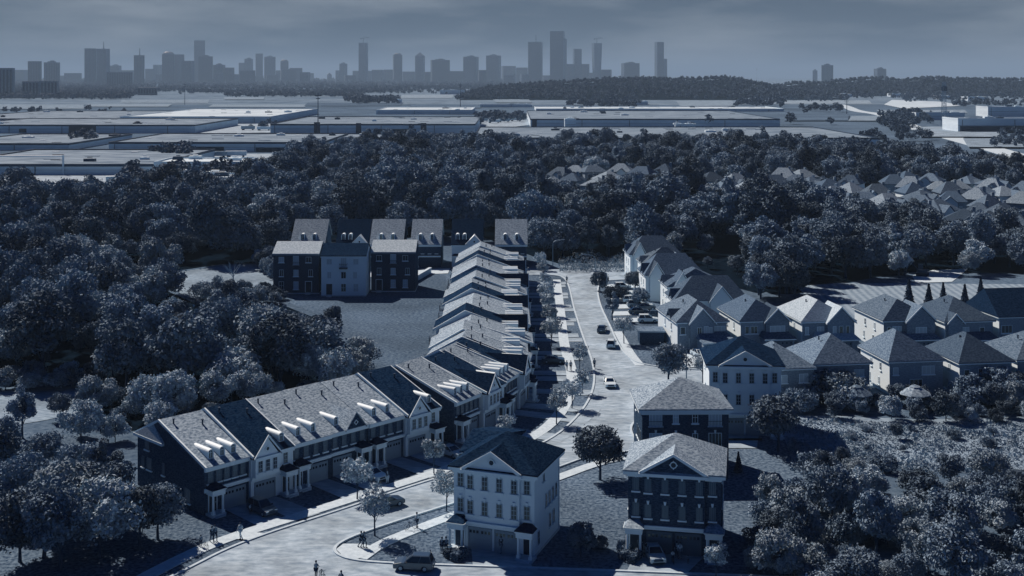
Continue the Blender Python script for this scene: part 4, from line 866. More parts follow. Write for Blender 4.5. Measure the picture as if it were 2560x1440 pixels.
# ---------------------------------------------------------------- vehicles
def car_parts(van=False):
    """meshes of one car, length along x (front at +x), wheels on z=0; suv is taller"""
    H = 1.72 if van else 1.48; b = MB()
    L2, W2 = 2.25, .92
    low = [(-L2,.42),(-L2,.95),(-L2+.12,1.02),(L2-.95,1.02),(L2-.1,.82),(L2,.6),(L2,.38)]
    def sec(y, inset, prof): return [(x*(1-inset*.03), y, z) for x, z in prof]
    # lower body with wheel arches cut as a polygon outline
    def arch(cx, r=.39, n=7): return [(cx-r*math.cos(math.pi*i/n), .30+r*math.sin(math.pi*i/n)) for i in range(n+1)]
    out = [(-L2,.32)]+arch(-1.35)+arch(1.38)+[(L2-.03,.32),(L2,.62),(L2-.1,.84),(L2-.95,1.0),(-L2+.1,1.02),(-L2,.92)]
    n = len(out); pts = []
    for y, k in ((-W2,.97),(-W2+.06,1.0),(W2-.06,1.0),(W2,.97)):
        pts += [(x*k, y, z if abs(y) < W2 else z*.985+.006) for x, z in out]
    f = [tuple(range(n))]
    for j in range(3): f += [(j*n+i, (j+1)*n+i, (j+1)*n+(i+1)%n, j*n+(i+1)%n) for i in range(n)]
    f += [tuple(range(4*n-1, 3*n-1, -1))]
    b.solid(pts, f); w = W2-.1; r0, r1 = (-L2+.16, .98) if van else (-L2+.55, .95); t0, t1 = (-L2+.42, .15) if van else (-L2+1.1, .12)
    tw = w-.16
    roof = [(t0,-tw,H-.06),(t1,-tw,H-.06),(t1,tw,H-.06),(t0,tw,H-.06),(t0+.1,-tw+.1,H),(t1-.1,-tw+.1,H),(t1-.1,tw-.1,H),(t0+.1,tw-.1,H)]
    b.solid(roof, [(0,1,5,4),(1,2,6,5),(2,3,7,6),(3,0,4,7),(4,5,6,7)])
    for sy in (-1,1):       # pillars
        for (xa, xb) in ((r0,t0),(r1,t1),((r0+r1)/2-.1,(t0+t1)/2-.05)): b.tube((xa,sy*w,1.0),(xb,sy*tw,H-.05),.055,n=5)
    g = MB(); a = .985
    g.solid([(r0,-w,1.005),(r1,-w,1.005),(r1,w,1.005),(r0,w,1.005),(t0*a,-tw,H-.062),(t1*a,-tw,H-.062),(t1*a,tw,H-.062),(t0*a,tw,H-.062)],
            [(0,1,5,4),(1,2,6,5),(2,3,7,6),(3,0,4,7)])
    return b.mesh('body'), g.mesh('windows')
_cb = {False: car_parts(False), True: car_parts(True)}
for v in _cb.values(): v[1].materials.append(M['glass']); v[0].materials.append(M['car_d'])
def _wheel():
    t = MB(); t.lathe([(.2,-.11),(.33,-.11),(.35,-.06),(.35,.06),(.33,.11),(.2,.11)], n=14); q = MB(); q.lathe([(.05,-.12),(.21,-.118),(.21,.118),(.05,.12)], n=10)
    for k in range(5):
        a = k*2*math.pi/5; q.box(.1*math.cos(a)-.03,.1*math.cos(a)+.03,.1*math.sin(a)-.03,.1*math.sin(a)+.03,-.13,.13)
    a, c = t.mesh('tyre'), q.mesh('rim'); a.materials.append(M['rubber']); c.materials.append(M['metal_l']); return a, c
_wt, _wr = _wheel()
def _bx(name, m, *boxes):
    b = MB()
    for q in boxes: b.box(*q)
    me = b.mesh(name); me.materials.append(M[m]); return me
_hl = _bx('headlight','lamp_lens',(-.16,.05,-.2,.2,-.07,.07)); _tl = _bx('taillight','tail_lens',(-.05,.06,-.17,.17,-.12,.12)); _mi = _bx('mirror','door',(-.1,.1,-.12,.12,-.07,.07))
_gr = _bx('grille','door',(-.03,.04,-.55,.55,-.1,.1),(-.03,.05,-.7,.7,-.28,-.2)); _pl = _bx('number_plate','white',(-.03,.03,-.26,.26,-.06,.06)); _bp = _bx('bumper','metal_d',(-.05,.05,-.8,.8,-.06,.06))
def car(x, y, head, m, label, van=False, group=None, s=.92, name='parked_car'):
    """head: compass of the nose in degrees, 0 = +x"""
    root = empty(name, (x,y,.08), R(head), label, 'car', group); root.scale = (s,s,s)
    bo, gl = _cb[van]
    o = link('body', bo, None, root); o.material_slots[0].link = 'OBJECT'; o.material_slots[0].material = M[m]
    link('windows', gl, None, root)
    for wx in (-1.35,1.38):
        for sy in (-1,1):
            w = empty('wheel', (0,0,0)); D.objects.remove(w)
            w = link('wheel', _wt, None, root, (wx, sy*.80, .345)); w.rotation_euler = (R(90),0,0); link('rim', _wr, None, w)
    for sy in (-1,1):
        link('headlight', _hl, None, root, (2.17,sy*.66,.76)); link('taillight', _tl, None, root, (-2.23,sy*.68,.86)); link('mirror', _mi, None, root, (.78,sy*1.0,1.06))
    link('grille', _gr, None, root, (2.22,0,.62)); link('number_plate', _pl, None, root, (-2.25,0,.7)); link('bumper', _bp, None, root, (-2.24,0,.45))
    return root
def carp(px, py, *a, **k): p = at(px, py); return car(p[0], p[1], *a, **k)
carp(1035,1424,174,'car_g','dark grey hatchback with pale roof on the street below the lawn corner',van=True,s=.94)
carp(1636,1398,-84,'car_s','silver car facing the street on the driveway of the dark brick pair')
carp(1524,966,-88,'car_w','white car driving towards the crossroads in mid street',name='moving_car')
carp(1528,868,82,'car_w','white van parked at the far kerb, seen from behind',van=True)
carp(1505,830,80,'car_d','dark car parked in front of white van at the far kerb')
carp(968,1268,36,'car_d','dark car behind the young tree at the curving kerb')
carp(932,1198,-44,'car_w','white car half hidden by young tree on terrace driveway')
carp(655,1283,-44,'car_g','dark grey utility car on the driveway of first cream townhouse',van=True)
carp(1128,1140,-44,'car_s','silver car nose peeking behind young tree at terrace end')
carp(1383,908,0,'car_g','grey car in the shade on the driveway past the terrace bend')
for i, (px, py, hd, m, v, lab) in enumerate([(1570,744,4,'car_w',False,'white car in the uppermost slot of house row parking'),(1580,757,3,'car_w',True,'white wagon second in the house row parking'),(1592,768,2,'car_s',True,'silver wagon between white wagon and dark car'),
  (1596,785,2,'car_d',False,'dark car in the house row parking'),(1620,806,0,'car_w',True,'large white wagon nearest the wooden shed'),(1646,796,0,'car_d',True,'dark wagon behind the large white wagon'),(1615,775,2,'car_d',False,'small dark car close to the white balcony house')]):
    carp(px,py,hd,m,lab,van=v,group='cars on the house row parking',s=.98)
carp(1748,893,-70,'car_w','white car before garage of the corner house')
carp(1768,897,-70,'car_d','dark car next to white one at corner house garage')
carp(1556,722,6,'car_w','white pickup under bushes at the street top',van=True)
carp(1545,736,6,'car_d','dark van below the pickup at street top',van=True)
# playground digger on the path beyond the mown field
p = at(2306, 690); m = empty('digger', (p[0],p[1],.1), R(160), 'dark small digger standing on the park path', 'digger')
b = MB(); b.box(-1.6,1.6,-1.3,-.7,0,.7); b.box(-1.6,1.6,.7,1.3,0,.7); b.build('track', M['rubber'], m)
b = MB(); b.box(-1.3,1.2,-1,1,.75,1.6); b.box(-.2,1.1,-.9,.1,1.6,2.9); b.build('body', M['metal_d'], m)
b = MB(); b.tube((1.1,.4,1.5),(2.8,.4,3.4),.18); b.tube((2.8,.4,3.4),(4.2,.4,1.2),.14); b.box(3.9,4.6,0,.8,.3,1.2); b.build('arm', M['metal_d'], m)

# ---------------------------------------------------------------- street lamps, hedges, garden roofs
def street_lamp(px, py, h, dirx, label):
    x, y = at(px, py); o = empty('street_lamp', (x,y,.1), 0, label, 'street lamp', 'street lamps at the street top')
    b = MB(); b.tube((0,0,0),(0,0,h*.86),.11,.08)
    q = [(0,0,h*.86)]+[(dirx*2.6*(1-math.cos(t)), 0, h*.86+h*.14*math.sin(t)) for t in (.4,.8,1.2,1.57)]
    for a, c in zip(q[:-1], q[1:]): b.tube(a, c, .07)
    b.build('post', M['metal_l'], o)
    b = MB(); b.taper(dirx*2.9-.45,dirx*2.9+.45,-.18,.18,h-.12,h+.08,-.06); b.build('lamp_head', M['metal_l'], o)
street_lamp(1382,668,7.4,1,'curved street lamp before the dark wood at the terrace end')
street_lamp(1488,706,7.0,-1,'thin street lamp by the dry grass strip')
street_lamp(1517,735,5.4,-1,'short dark lamp post near the parked pickup')
street_lamp(1716,958,6.2,-1,'dark lamp post behind the balcony house roof')
x, y = at(1558, 840); 
for i, (px, py, l1) in enumerate([(1545,1150,0)]): pass

def box_hedge(px0, py0, px1, py1, w, h, label, seed):
    a, c = at(px0,py0), at(px1,py1); r = np.random.default_rng(seed)
    L_ = math.hypot(c[0]-a[0], c[1]-a[1]); n = int(L_*w*130)+300
    side = r.integers(0,5,n); u = r.uniform(-.5,.5,n); v = r.uniform(-.5,.5,n); z = r.uniform(0,h,n)
    P = np.zeros((n,3)); Nn = np.zeros((n,3))
    for s in range(5):
        k = side == s
        if s == 0: P[k] = np.c_[u[k]*L_, v[k]*w, np.full(k.sum(),h)]; Nn[k] = (0,0,1)
        elif s in (1,2): sg = 1 if s == 1 else -1; P[k] = np.c_[u[k]*L_, np.full(k.sum(),sg*w/2), z[k]]; Nn[k] = (0,sg,0)
        else: sg = 1 if s == 3 else -1; P[k] = np.c_[np.full(k.sum(),sg*L_/2), v[k]*w, z[k]]; Nn[k] = (sg,0,0)
    P += r.normal(0,.035,P.shape)
    root = empty('hedge', ((a[0]+c[0])/2,(a[1]+c[1])/2,0), math.atan2(c[1]-a[1],c[0]-a[0]), label, 'hedge', 'clipped hedges at the porches')
    link('leaves', leaf_mesh('leaves', P, Nn, r.uniform(.07,.13,n), r, .8), M['leaf'], root)
    b = MB(); b.box(-L_/2+.05,L_/2-.05,-w/2+.05,w/2-.05,0,h-.05); b.build('core', M['leaf_c'], root)

def leaf_mesh(name, P, Nn, S, r, jit=.6, asp=.62):
    """many small leaf-clump faces at P facing about Nn"""
    n = len(P); Nv = Nn+r.normal(0,jit,(n,3)); Nv /= np.linalg.norm(Nv,axis=1,keepdims=True)+1e-9
    A = np.cross(Nv, r.normal(0,1,(n,3))); A /= np.linalg.norm(A,axis=1,keepdims=True)+1e-9; B = np.cross(Nv, A)
    s = S[:,None]; V = np.empty((n,4,3))
    V[:,0] = P-A*s; V[:,1] = P-B*s*asp+Nv*s*.16; V[:,2] = P+A*s; V[:,3] = P+B*s*asp-Nv*s*.1
    me = D.meshes.new(name); me.vertices.add(4*n); me.loops.add(4*n); me.polygons.add(n)
    me.vertices.foreach_set('co', V.ravel()); me.loops.foreach_set('vertex_index', np.arange(4*n, dtype=np.int32))
    me.polygons.foreach_set('loop_start', np.arange(0,4*n,4, dtype=np.int32)); me.update(calc_edges=True); return me
box_hedge(1112,1394,1142,1390,.9,.8,'clipped hedge row along lawn edge of the cream pair',1)
box_hedge(1136,1405,1160,1386,.9,.85,'clipped hedge beside the step of the cream pair',2)
box_hedge(1548,1398,1580,1395,.9,.8,'clipped hedge in front of the dark brick pair porch',3)
box_hedge(1576,1411,1598,1393,.9,.85,'clipped hedge along the driveway with silver car',4)
def gazebo(px, py, r, label, m):
    x, y = at(px, py); o = empty('gazebo', (x,y,0), R(12), label, 'gazebo', 'garden gazebos')
    b = MB(); b.lathe([(r,2.35),(r*.98,2.45),(r*.35,3.35),(r*.33,3.5),(.05,3.8)], n=8); b.build('canopy', M[m], o, smooth=False)
    for k in range(4): t = math.pi/4+k*math.pi/2; b = MB(); b.tube((r*.82*math.cos(t),r*.82*math.sin(t),0),(r*.82*math.cos(t),r*.82*math.sin(t),2.4),.08); b.build('post', M['metal_d'], o)
gazebo(2142,1022,2.5,'dark canopy gazebo behind the house with climbing bushes','shingle_mid')
gazebo(2288,1022,2.5,'ribbed canopy gazebo behind the stone sided house','shingle')
# low retaining wall at the court
x, y = at(1046, 700); f = empty('garden_wall', (x,y,0), R(78), 'short grey garden wall beside the third block', 'wall')
b = MB(); b.box(-11,11,-.3,.3,0,1.3); b.build('wall', M['wh_wall'], f); b = MB(); b.box(-11.1,11.1,-.42,.42,1.302,1.5); b.build('coping', M['walk'], f)

# ---------------------------------------------------------------- people
def figure(px, py, yaw, label, pose='walk', top='cloth_d', legs='cloth_d', s=1.0, group=None, name='person', z=.13, xy=None):
    x, y = xy or at(px, py)
    w = .32 if pose == 'walk' else .06; ar = .26 if pose == 'walk' else .05
    J = {'pel':(0,0,.93),'chest':(.0,.02,1.28),'neck':(0,0,1.48),'head0':(0,-.02,1.57),'head1':(0,-.03,1.67),
         'hL':(.11,0,.90),'kL':(.11,-w*.7-.04,.50),'aL':(.11,-w*.6,.09),'tL':(.12,-w*.6-.17,.04),
         'hR':(-.11,0,.90),'kR':(-.11,w*.35-.03,.50),'aR':(-.11,w*1.15,.12),'tR':(-.12,w*1.15-.16,.05),
         'sL':(.19,0,1.42),'eL':(.25,ar*.6,1.14),'wL':(.25,ar*.5-.10,.90),'pL':(.25,ar*.5-.13,.82),
         'sR':(-.19,0,1.42),'eR':(-.25,-ar*.4,1.14),'wR':(-.25,-ar-.12,.91),'pR':(-.25,-ar-.16,.83)}
    if pose == 'push':
        for k in 'LR': q = 1 if k == 'L' else -1; J['e'+k] = (q*.25,-.12,1.15); J['w'+k] = (q*.22,-.38,1.05); J['p'+k] = (q*.22,-.45,1.03)
    Rr = {'pel':.145,'chest':.15,'neck':.062,'head0':.085,'head1':.10,'h':.09,'k':.06,'a':.042,'t':.035,'s':.065,'e':.042,'w':.03,'p':.035}
    E = [('pel','chest'),('chest','neck'),('neck','head0'),('head0','head1')]
    for k in 'LR': E += [('pel','h'+k),('h'+k,'k'+k),('k'+k,'a'+k),('a'+k,'t'+k),('chest','s'+k),('s'+k,'e'+k),('e'+k,'w'+k),('w'+k,'p'+k)]
    def skin(name, keys, grow, m, par):
        ks = list(keys); me = D.meshes.new(name); idx = {k:i for i,k in enumerate(ks)}
        me.from_pydata([J[k] for k in ks], [(idx[a],idx[c]) for a,c in E if a in idx and c in idx], [])
        o = link(name, me, m, par); md = o.modifiers.new('skin','SKIN'); md.use_smooth_shade = True
        for i, k in enumerate(ks):
            r = Rr.get(k, Rr.get(k[0], .05))*grow; me.skin_vertices[0].data[i].radius = (r*(1.1 if k in ('pel','chest') else 1), r)
        me.skin_vertices[0].data[0].use_root = True
        o.modifiers.new('sub','SUBSURF').levels = 1; o.modifiers['sub'].render_levels = 1
        return o
    root = skin(name, list(J), 1.0, M['skin'], None)
    root.location = (x,y,z); root.rotation_euler = (0,0,yaw); root.scale = (s,s,s); tag(root, label, 'person', group)
    skin('shirt', ['chest','pel','sL','eL','sR','eR'], 1.16, M[top], root)
    skin('trousers', ['pel','hL','kL','aL','hR','kR','aR'], 1.18, M[legs], root)
    b = MB(); b.lathe([(.02,1.80),(.08,1.785),(.108,1.72),(.104,1.655),(.09,1.60)], c=(0,.0), n=10); b.build('hair', M['hair'], root, smooth=True)
    for q in ('L','R'):      # fingers and thumb at each palm
        p = Vector(J['p'+q]); sgn = 1 if q == 'L' else -1; d = (p-Vector(J['w'+q])).normalized(); b = MB()
        for i in range(4): a = p+d*.02+Vector((0,(i-1.5)*.018,0)); m_ = a+d*(.045-.006*abs(i-1.2)); b.tube(a,m_,.009,.008,5); b.tube(m_,m_+d*.03+Vector((-sgn*.014,0,0)),.008,.006,5)
        t = p-d*.02+Vector((-sgn*.0,-.035,0)); b.tube(t,t+d*.04+Vector((-sgn*.02,-.02,0)),.010,.008,5)
        b.build('fingers', M['skin'], root)
    b = MB(); b.box(-.016,.016,-.155,-.12,1.63,1.67); b.build('nose', M['skin'], root)
    b = MB()
    for k in 'LR': a = Vector(J['a'+k]); t = Vector(J['t'+k]); b.tube(a+Vector((0,.05,-.04)), t+Vector((0,-.02,0)), .052, .045, 6)
    b.build('shoes', M['hair'], root)
    return root
def bicycle(x, y, rz, label, s=1.0):
    o = empty('bicycle', (x,y,.13), rz, label, 'bicycle'); o.scale = (s,s,s)
    for wx in (-.52,.52):
        b = MB(); n = 16
        for i in range(n):
            a0, a1 = 2*math.pi*i/n, 2*math.pi*(i+1)/n; b.tube((wx+.33*math.cos(a0),0,.34+.33*math.sin(a0)),(wx+.33*math.cos(a1),0,.34+.33*math.sin(a1)),.022,n=5)
        for i in range(6): a0 = math.pi*i/6; b.tube((wx-.32*math.cos(a0),0,.34-.32*math.sin(a0)),(wx+.32*math.cos(a0),0,.34+.32*math.sin(a0)),.005,n=4)
        b.build('wheel', M['rubber'], o)
    b = MB()
    for p, q in (((-.52,0,.34),(-.15,0,.30)),((-.15,0,.30),(-.22,0,.80)),((-.22,0,.74),(.38,0,.80)),((-.15,0,.30),(.38,0,.74)),((-.52,0,.34),(-.21,0,.74)),((.52,0,.34),(.36,0,.95))): b.tube(p,q,.02,n=5)
    b.build('frame', M['metal_d'], o)
    b = MB(); b.tube((.36,-.28,.98),(.36,.28,.98),.018,n=5); b.build('handlebar', M['metal_d'], o); b = MB(); b.box(-.34,-.1,-.07,.07,.82,.88); b.build('saddle', M['rubber'], o)
P_ = figure
P_(530,1358,R(35),'person in dark coat walking with a companion on the sunny path by the boulevard grass')
P_(538,1355,R(35),'person in grey top walking with a dark coated companion on the sunny path',top='cloth_m')
P_(601,1348,R(-20),'person in pale dress on the corner where the path meets terrace driveway',top='cloth_l',legs='cloth_l')
P_(502,1369,R(40),'child in grey top with a little bicycle on sunny path edge',top='cloth_m',s=.72,pose='push'); p = at(507,1371); bicycle(p[0]+.4,p[1]-.2,R(-45),'little bicycle pushed by the child on the path edge',.7)
P_(790,1446,R(160),'person pushing a bicycle across the bright road in front',top='cloth_m',pose='push',z=.08); p = at(800,1447); bicycle(p[0]+.3,p[1]-.3,R(-58),'bicycle wheeled across the bright road in front')
P_(853,1472,R(150),'person only whose head shows at bottom edge of the bright road',z=.08)
P_(1042,1322,R(120),'person in pale shirt walking with a bicycle on the lawn path',top='cloth_l',pose='push'); p = at(1034,1326); bicycle(p[0]-.3,p[1],R(25),'bicycle beside the pale shirted person on the lawn path')
P_(903,1371,R(60),'person in black walking on the lawn path near corner pad, behind another')
P_(910,1372,R(60),'person in black stepping ahead on the lawn path near the corner pad')
P_(1105,1384,R(-15),'person in dark suit beside companion on the lawn before the cream pair',top='cloth_d',pose='stand',z=.04)
P_(1115,1383,R(15),'person in grey suit beside companion on the lawn before the cream pair',top='cloth_m',pose='stand',z=.04)
P_(1037,1394,R(20),'child in grey top standing on the lawn above the dark hatchback',s=.66,top='cloth_m',pose='stand',z=.04)
P_(1076,1399,R(50),'small child running on the lawn above the dark hatchback',s=.55,z=.04)
P_(1253,1384,R(-30),'person in dark clothes before the second garage of cream pair',legs='cloth_m',top='cloth_d')
P_(1285,1386,R(20),'child in dark clothes before the second garage of cream pair',s=.66,pose='stand')
P_(1682,1408,R(0),'child in pale shirt riding on the dark driveway',top='cloth_l',s=.72,pose='push'); p = at(1682,1409); bicycle(p[0],p[1]-.3,R(-88),'small bicycle of the child on the dark driveway',.7)
P_(1692,1398,R(5),'person in black standing by garage of dark brick pair',pose='stand')
P_(1700,1399,R(-5),'person in pale top standing by garage of dark brick pair',top='cloth_l',legs='cloth_m',pose='stand')
P_(1720,1412,R(40),'toddler in grey top playing near dark driveway edge',top='cloth_m',s=.5,pose='stand')
P_(1601,1386,R(10),'person in dark clothes at porch step of dark brick pair',pose='stand',z=.2)
P_(1417,928,R(175),'person in pale top walking up the sunny sidewalk by young trees',top='cloth_l',legs='cloth_m')
P_(1427,928,R(175),'person in grey top walking up the sunny sidewalk by young trees',top='cloth_m')
P_(1486,922,R(170),'person in dark clothes walking alone on the bright street',z=.08)
P_(1417,708,R(170),'tiny far person in dark clothes at the street top',z=.1)
P_(968,1212,R(60),'person in pale trousers beside the white car at terrace driveway',legs='cloth_l',pose='stand')
P_(625,1288,R(70),'child in pale shirt in terrace shade next to dark grey car',top='cloth_l',s=.7,pose='stand')
# deck chairs and cushions on the porch of the dark brick pair
# ---------------------------------------------------------------- trees
RNG = np.random.default_rng(11)
def crown_pts(r, cz, rx, rz, nl, n, lob=(.34,.52), low=.35):
    """points and normals on a heap of leafy lobes filling an uneven ellipsoid"""
    c = r.normal(0,1,(nl,3)); c /= np.linalg.norm(c,axis=1,keepdims=True); c *= r.uniform(.42,.86,(nl,1))
    c[:,2] = np.where(c[:,2] < -low, -low*r.uniform(.3,1,nl), c[:,2])
    C = c*np.array([rx,rx,rz])+np.array([0,0,cz]); Lr = r.uniform(lob[0],lob[1],nl)*rx
    k = r.choice(nl, n, p=Lr**2/(Lr**2).sum()); d = r.normal(0,1,(n,3)); d[:,2] += .25; d /= np.linalg.norm(d,axis=1,keepdims=True)
    P = C[k]+d*(Lr[k]*np.where(r.uniform(0,1,n) < .08, r.uniform(1.05,1.38,n), r.uniform(.70,1.08,n)))[:,None]*np.array([1,1,.85])
    q = (P-np.array([0,0,cz]))/np.array([rx,rx,rz]); keep = (q**2).sum(1) > .16
    return P[keep], (d*.8+np.array([0,0,.25]))[keep], C, Lr

def tree_proto(seed, h, rx, trunk, nl, n, ls, leaf, lob=(.25,.42), name='tree', airy=False):
    r = np.random.default_rng(seed); z0 = trunk; rz = (h-z0)/2; cz = z0+rz
    P, Nn, C, Lr = crown_pts(r, cz, rx, rz, nl, n, lob)
    lo = P[:,2] > z0*.55; P, Nn = P[lo], Nn[lo]
    cm = leaf_mesh('crown', P, Nn, r.uniform(ls*.6,ls*1.35,len(P)), r, .7); cm.materials.append(M[leaf])
    b = MB(); tr = .035*h*(.55 if airy else .8)
    b.tube((0,0,-.1),(tr*.4,0,z0*.9),tr,tr*.75); b.tube((tr*.4,0,z0*.9),(0,tr*.5,cz+rz*.35),tr*.75,tr*.25)
    for i in r.choice(len(C), min(len(C), 9), replace=False):
        s = r.uniform(z0*.75, cz); b.tube((0,0,s),tuple(C[i]),tr*.38,tr*.1,5)
    tm = b.mesh('trunk'); tm.materials.append(M['bark'])
    return cm, tm
def conifer_proto(seed, h, rx, n):
    r = np.random.default_rng(seed); t = r.uniform(0,1,n)**.75; lay = np.floor(t*13)/13; rad = rx*(1-t)*(.55+.45*((t*13)%1<.55))*r.uniform(.5,1.05,n); a = r.uniform(0,2*np.pi,n)
    P = np.c_[rad*np.cos(a), rad*np.sin(a), h*(.10+.9*t)-rad*.25]; Nn = np.c_[np.cos(a)*.7, np.sin(a)*.7, np.full(n,.6)]
    cm = leaf_mesh('crown', P, Nn, r.uniform(.16,.36,n), r, .4); cm.materials.append(M['leaf_c'])
    b = MB(); b.tube((0,0,-.1),(0,0,h*.97),.03*h,.01); tm = b.mesh('trunk'); tm.materials.append(M['bark']); return cm, tm
PROTO = {
 'broad': [tree_proto(1,12,5.2,2.2,30,7980,0.288,'leaf'), tree_proto(2,11,4.6,1.8,24,7220,0.274,'leaf'), tree_proto(3,13,4.8,2.4,33,8360,0.288,'leaf'), tree_proto(4,10.5,5.4,1.6,27,7600,0.288,'leaf'), tree_proto(9,12.5,4.2,2,27,7220,0.259,'leaf',lob=(.28,.45))],
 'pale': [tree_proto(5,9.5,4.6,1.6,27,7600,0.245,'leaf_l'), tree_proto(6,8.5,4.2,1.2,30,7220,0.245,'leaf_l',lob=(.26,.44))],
 'tall': [tree_proto(7,14.5,3.4,2.0,30,6840,0.274,'leaf'), tree_proto(8,13.5,3.0,1.6,33,6460,0.259,'leaf',lob=(.34,.6))],
 'shrub': [tree_proto(12,3.4,2.5,.2,21,4560,0.158,'leaf'), tree_proto(13,3.0,2.8,.2,24,4560,0.158,'leaf'), tree_proto(14,4.2,2.3,.3,21,4560,0.158,'leaf')],
 'pale_shrub': [tree_proto(15,3.2,2.6,.2,24,4560,0.144,'leaf_l'), tree_proto(16,3.8,2.4,.3,21,4560,0.144,'leaf_l')],
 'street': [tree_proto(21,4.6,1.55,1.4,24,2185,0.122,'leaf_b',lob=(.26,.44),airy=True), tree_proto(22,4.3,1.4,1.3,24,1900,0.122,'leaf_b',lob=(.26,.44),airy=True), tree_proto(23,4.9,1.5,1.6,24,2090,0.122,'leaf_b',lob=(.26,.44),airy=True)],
 'round': [tree_proto(31,7.4,3.1,1.3,33,7980,0.180,'leaf',lob=(.3,.46))],
 'conifer': [conifer_proto(41,8,1.9,2600), conifer_proto(42,6.5,1.6,2200)],
}
tree_count = {}
def plant(kind, x, y, s=1.0, label=None, group=None, v=None, sz=1.0, name=None, yaw=None):
    pr = PROTO[kind]; v = int(RNG.integers(len(pr))) if v is None else v
    nm = name or {'broad':'leafy_tree','pale':'pale_leafy_tree','tall':'slender_tree','shrub':'shrub','pale_shrub':'pale_shrub','street':'young_street_tree','round':'round_tree','conifer':'conifer'}[kind]
    o = empty(nm, (x,y,0), float(RNG.uniform(0,6.28)) if yaw is None else yaw, label, 'shrub' if 'shrub' in kind else 'tree', group); o.scale = (s,s,s*sz)
    link('crown', pr[v][0], None, o); link('trunk' if 'shrub' not in kind else 'stem', pr[v][1], None, o)
    tree_count[kind] = tree_count.get(kind,0)+1
    return o
def inside(p, poly):
    c = False; n = len(poly); x, y = p
    for i in range(n):
        (x0,y0),(x1,y1) = poly[i], poly[i-1]
        if (y0 > y) != (y1 > y) and x < (x1-x0)*(y-y0)/(y1-y0)+x0: c = not c
    return c
placed = []
def scatter(poly_px, gap, avoid=(), tries=9000, seed=0, cap=9999):
    P = [at(*p) for p in poly_px]; A = [[at(*p) for p in a] for a in avoid]; r = np.random.default_rng(seed)
    x0, x1 = min(p[0] for p in P), max(p[0] for p in P); y0, y1 = min(p[1] for p in P), max(p[1] for p in P); out = []; grid = {}
    for q in placed: grid.setdefault((int(q[0]//12),int(q[1]//12)),[]).append(q)
    for _ in range(tries):
        p = (float(r.uniform(x0,x1)), float(r.uniform(y0,y1)))
        if not inside(p,P) or any(inside(p,a) for a in A): continue
        k = (int(p[0]//12),int(p[1]//12)); ok = True
        for i in (-1,0,1):
            for j in (-1,0,1):
                for q in grid.get((k[0]+i,k[1]+j),()):
                    if (q[0]-p[0])**2+(q[1]-p[1])**2 < gap*gap: ok = False; break
        if ok:
            out.append(p); grid.setdefault(k,[]).append(p); placed.append(p)
            if len(out) >= cap: break
    return out
# young street trees, each at its own spot
ST = [(893,1250,1.18,'between two driveways of the front terrace, before white car'),(1085,1186,1.15,'before the last cream townhouse of the front terrace'),(937,1340,1.2,'on the lawn strip by the corner pad'),(1116,1278,1.1,'on the lawn strip touching the cream pair'),
 (1266,1112,1.0,'peeking over the black roof of the cream pair'),(1391,1062,1.1,'with lawn patch in the street bend, nearest the cream pair roof'),(1430,1022,1.05,'second in the street bend'),(1456,985,1.0,'third in the street bend'),(1449,925,.95,'fourth in the street bend, beside two walkers'),
 (1379,866,1.25,'nearest in the long line of boulevard trees'),(1374,822,1.2,'second in the long line of boulevard trees'),(1370,790,1.15,'third in the long line of boulevard trees'),(1366,760,1.2,'fourth in the long line of boulevard trees'),(1362,730,1.15,'fifth in the long line of boulevard trees'),(1358,702,1.1,'sixth in the long line of boulevard trees'),(1352,676,1.1,'farthest in the long line of boulevard trees'),
 (1790,1452,.95,'thin in the shade beside dark brick pair'),(1757,958,1.1,'beside the cream pair of the older suburb')]
for i, (px, py, s, w) in enumerate(ST): x, y = at(px, py); plant('street', x, y, s, 'young street tree '+w, 'young street trees', v=i % 3)
def one(kind, px, py, s, label, sz=1.0, v=None): x, y = at(px,py); placed.append((x,y)); return plant(kind, x, y, s, label, None, v, sz)
one('round',1500,1200,1.0,'large round tree standing alone on the lawn between both pairs')
one('round',1672,962,1.02,'dark round tree at the street mouth behind balcony house roof')
one('round',1945,1128,1.12,'large round tree with sunlit crown beside the driveway of far cream pair')
one('tall',1531,800,.44,'narrow ivy like tree at the far kerb above the parked van')
one('street',1560,860,1.25,'bushy young tree on the far kerb beside the white van')
one('shrub',1500,728,1.1,'round bush at the street top corner'); one('shrub',1540,752,1.1,'bush between kerb and parked cars'); one('round',1588,732,.75,'dark round tree by the parked pickup'); one('shrub',1600,770,1.0,'bush beside the row of parked cars')
one('conifer',1846,1182,.42,'little dark conifer at the shadow of dark brick pair'); one('shrub',1452,1392,.8,'tall dark bush in shade between the two nearest pairs'); one('shrub',1497,1372,.42,'low round bush in shade between the nearest pairs'); one('shrub',1558,1378,.36,'small round bush at porch of dark brick pair')
for i,(px,py,s) in enumerate([(2272,785,1.0),(2322,785,1.05),(2358,775,.8),(2412,782,1.0),(2452,782,1.0)]): one('conifer',px,py,s*.95,'small dark conifer on mown field, %s of five in a row' % num[i],v=i%2)
# bare dead tree standing in the clearing
x, y = at(583, 705); o = empty('bare_tree', (x,y,0), 0, 'leafless pale tree standing alone in the bright clearing', 'tree'); b = MB(); rr = random.Random(3)
b.tube((0,0,0),(0,0,2.2),.18,.12); o2 = b.build('trunk', M['bark_dead'], o); b = MB()
for k in range(9):
    a = rr.uniform(0,6.28); q = (1.6*math.cos(a),1.6*math.sin(a),rr.uniform(3,4.4)); b.tube((0,0,rr.uniform(1.2,2.2)),q,.09,.05,5)
    for j in range(3): b.tube(q,(q[0]*rr.uniform(1,1.7)+rr.uniform(-.5,.5),q[1]*rr.uniform(1,1.7),q[2]+rr.uniform(.2,1.3)),.05,.02,4)
b.build('branch', M['bark_dead'], o)
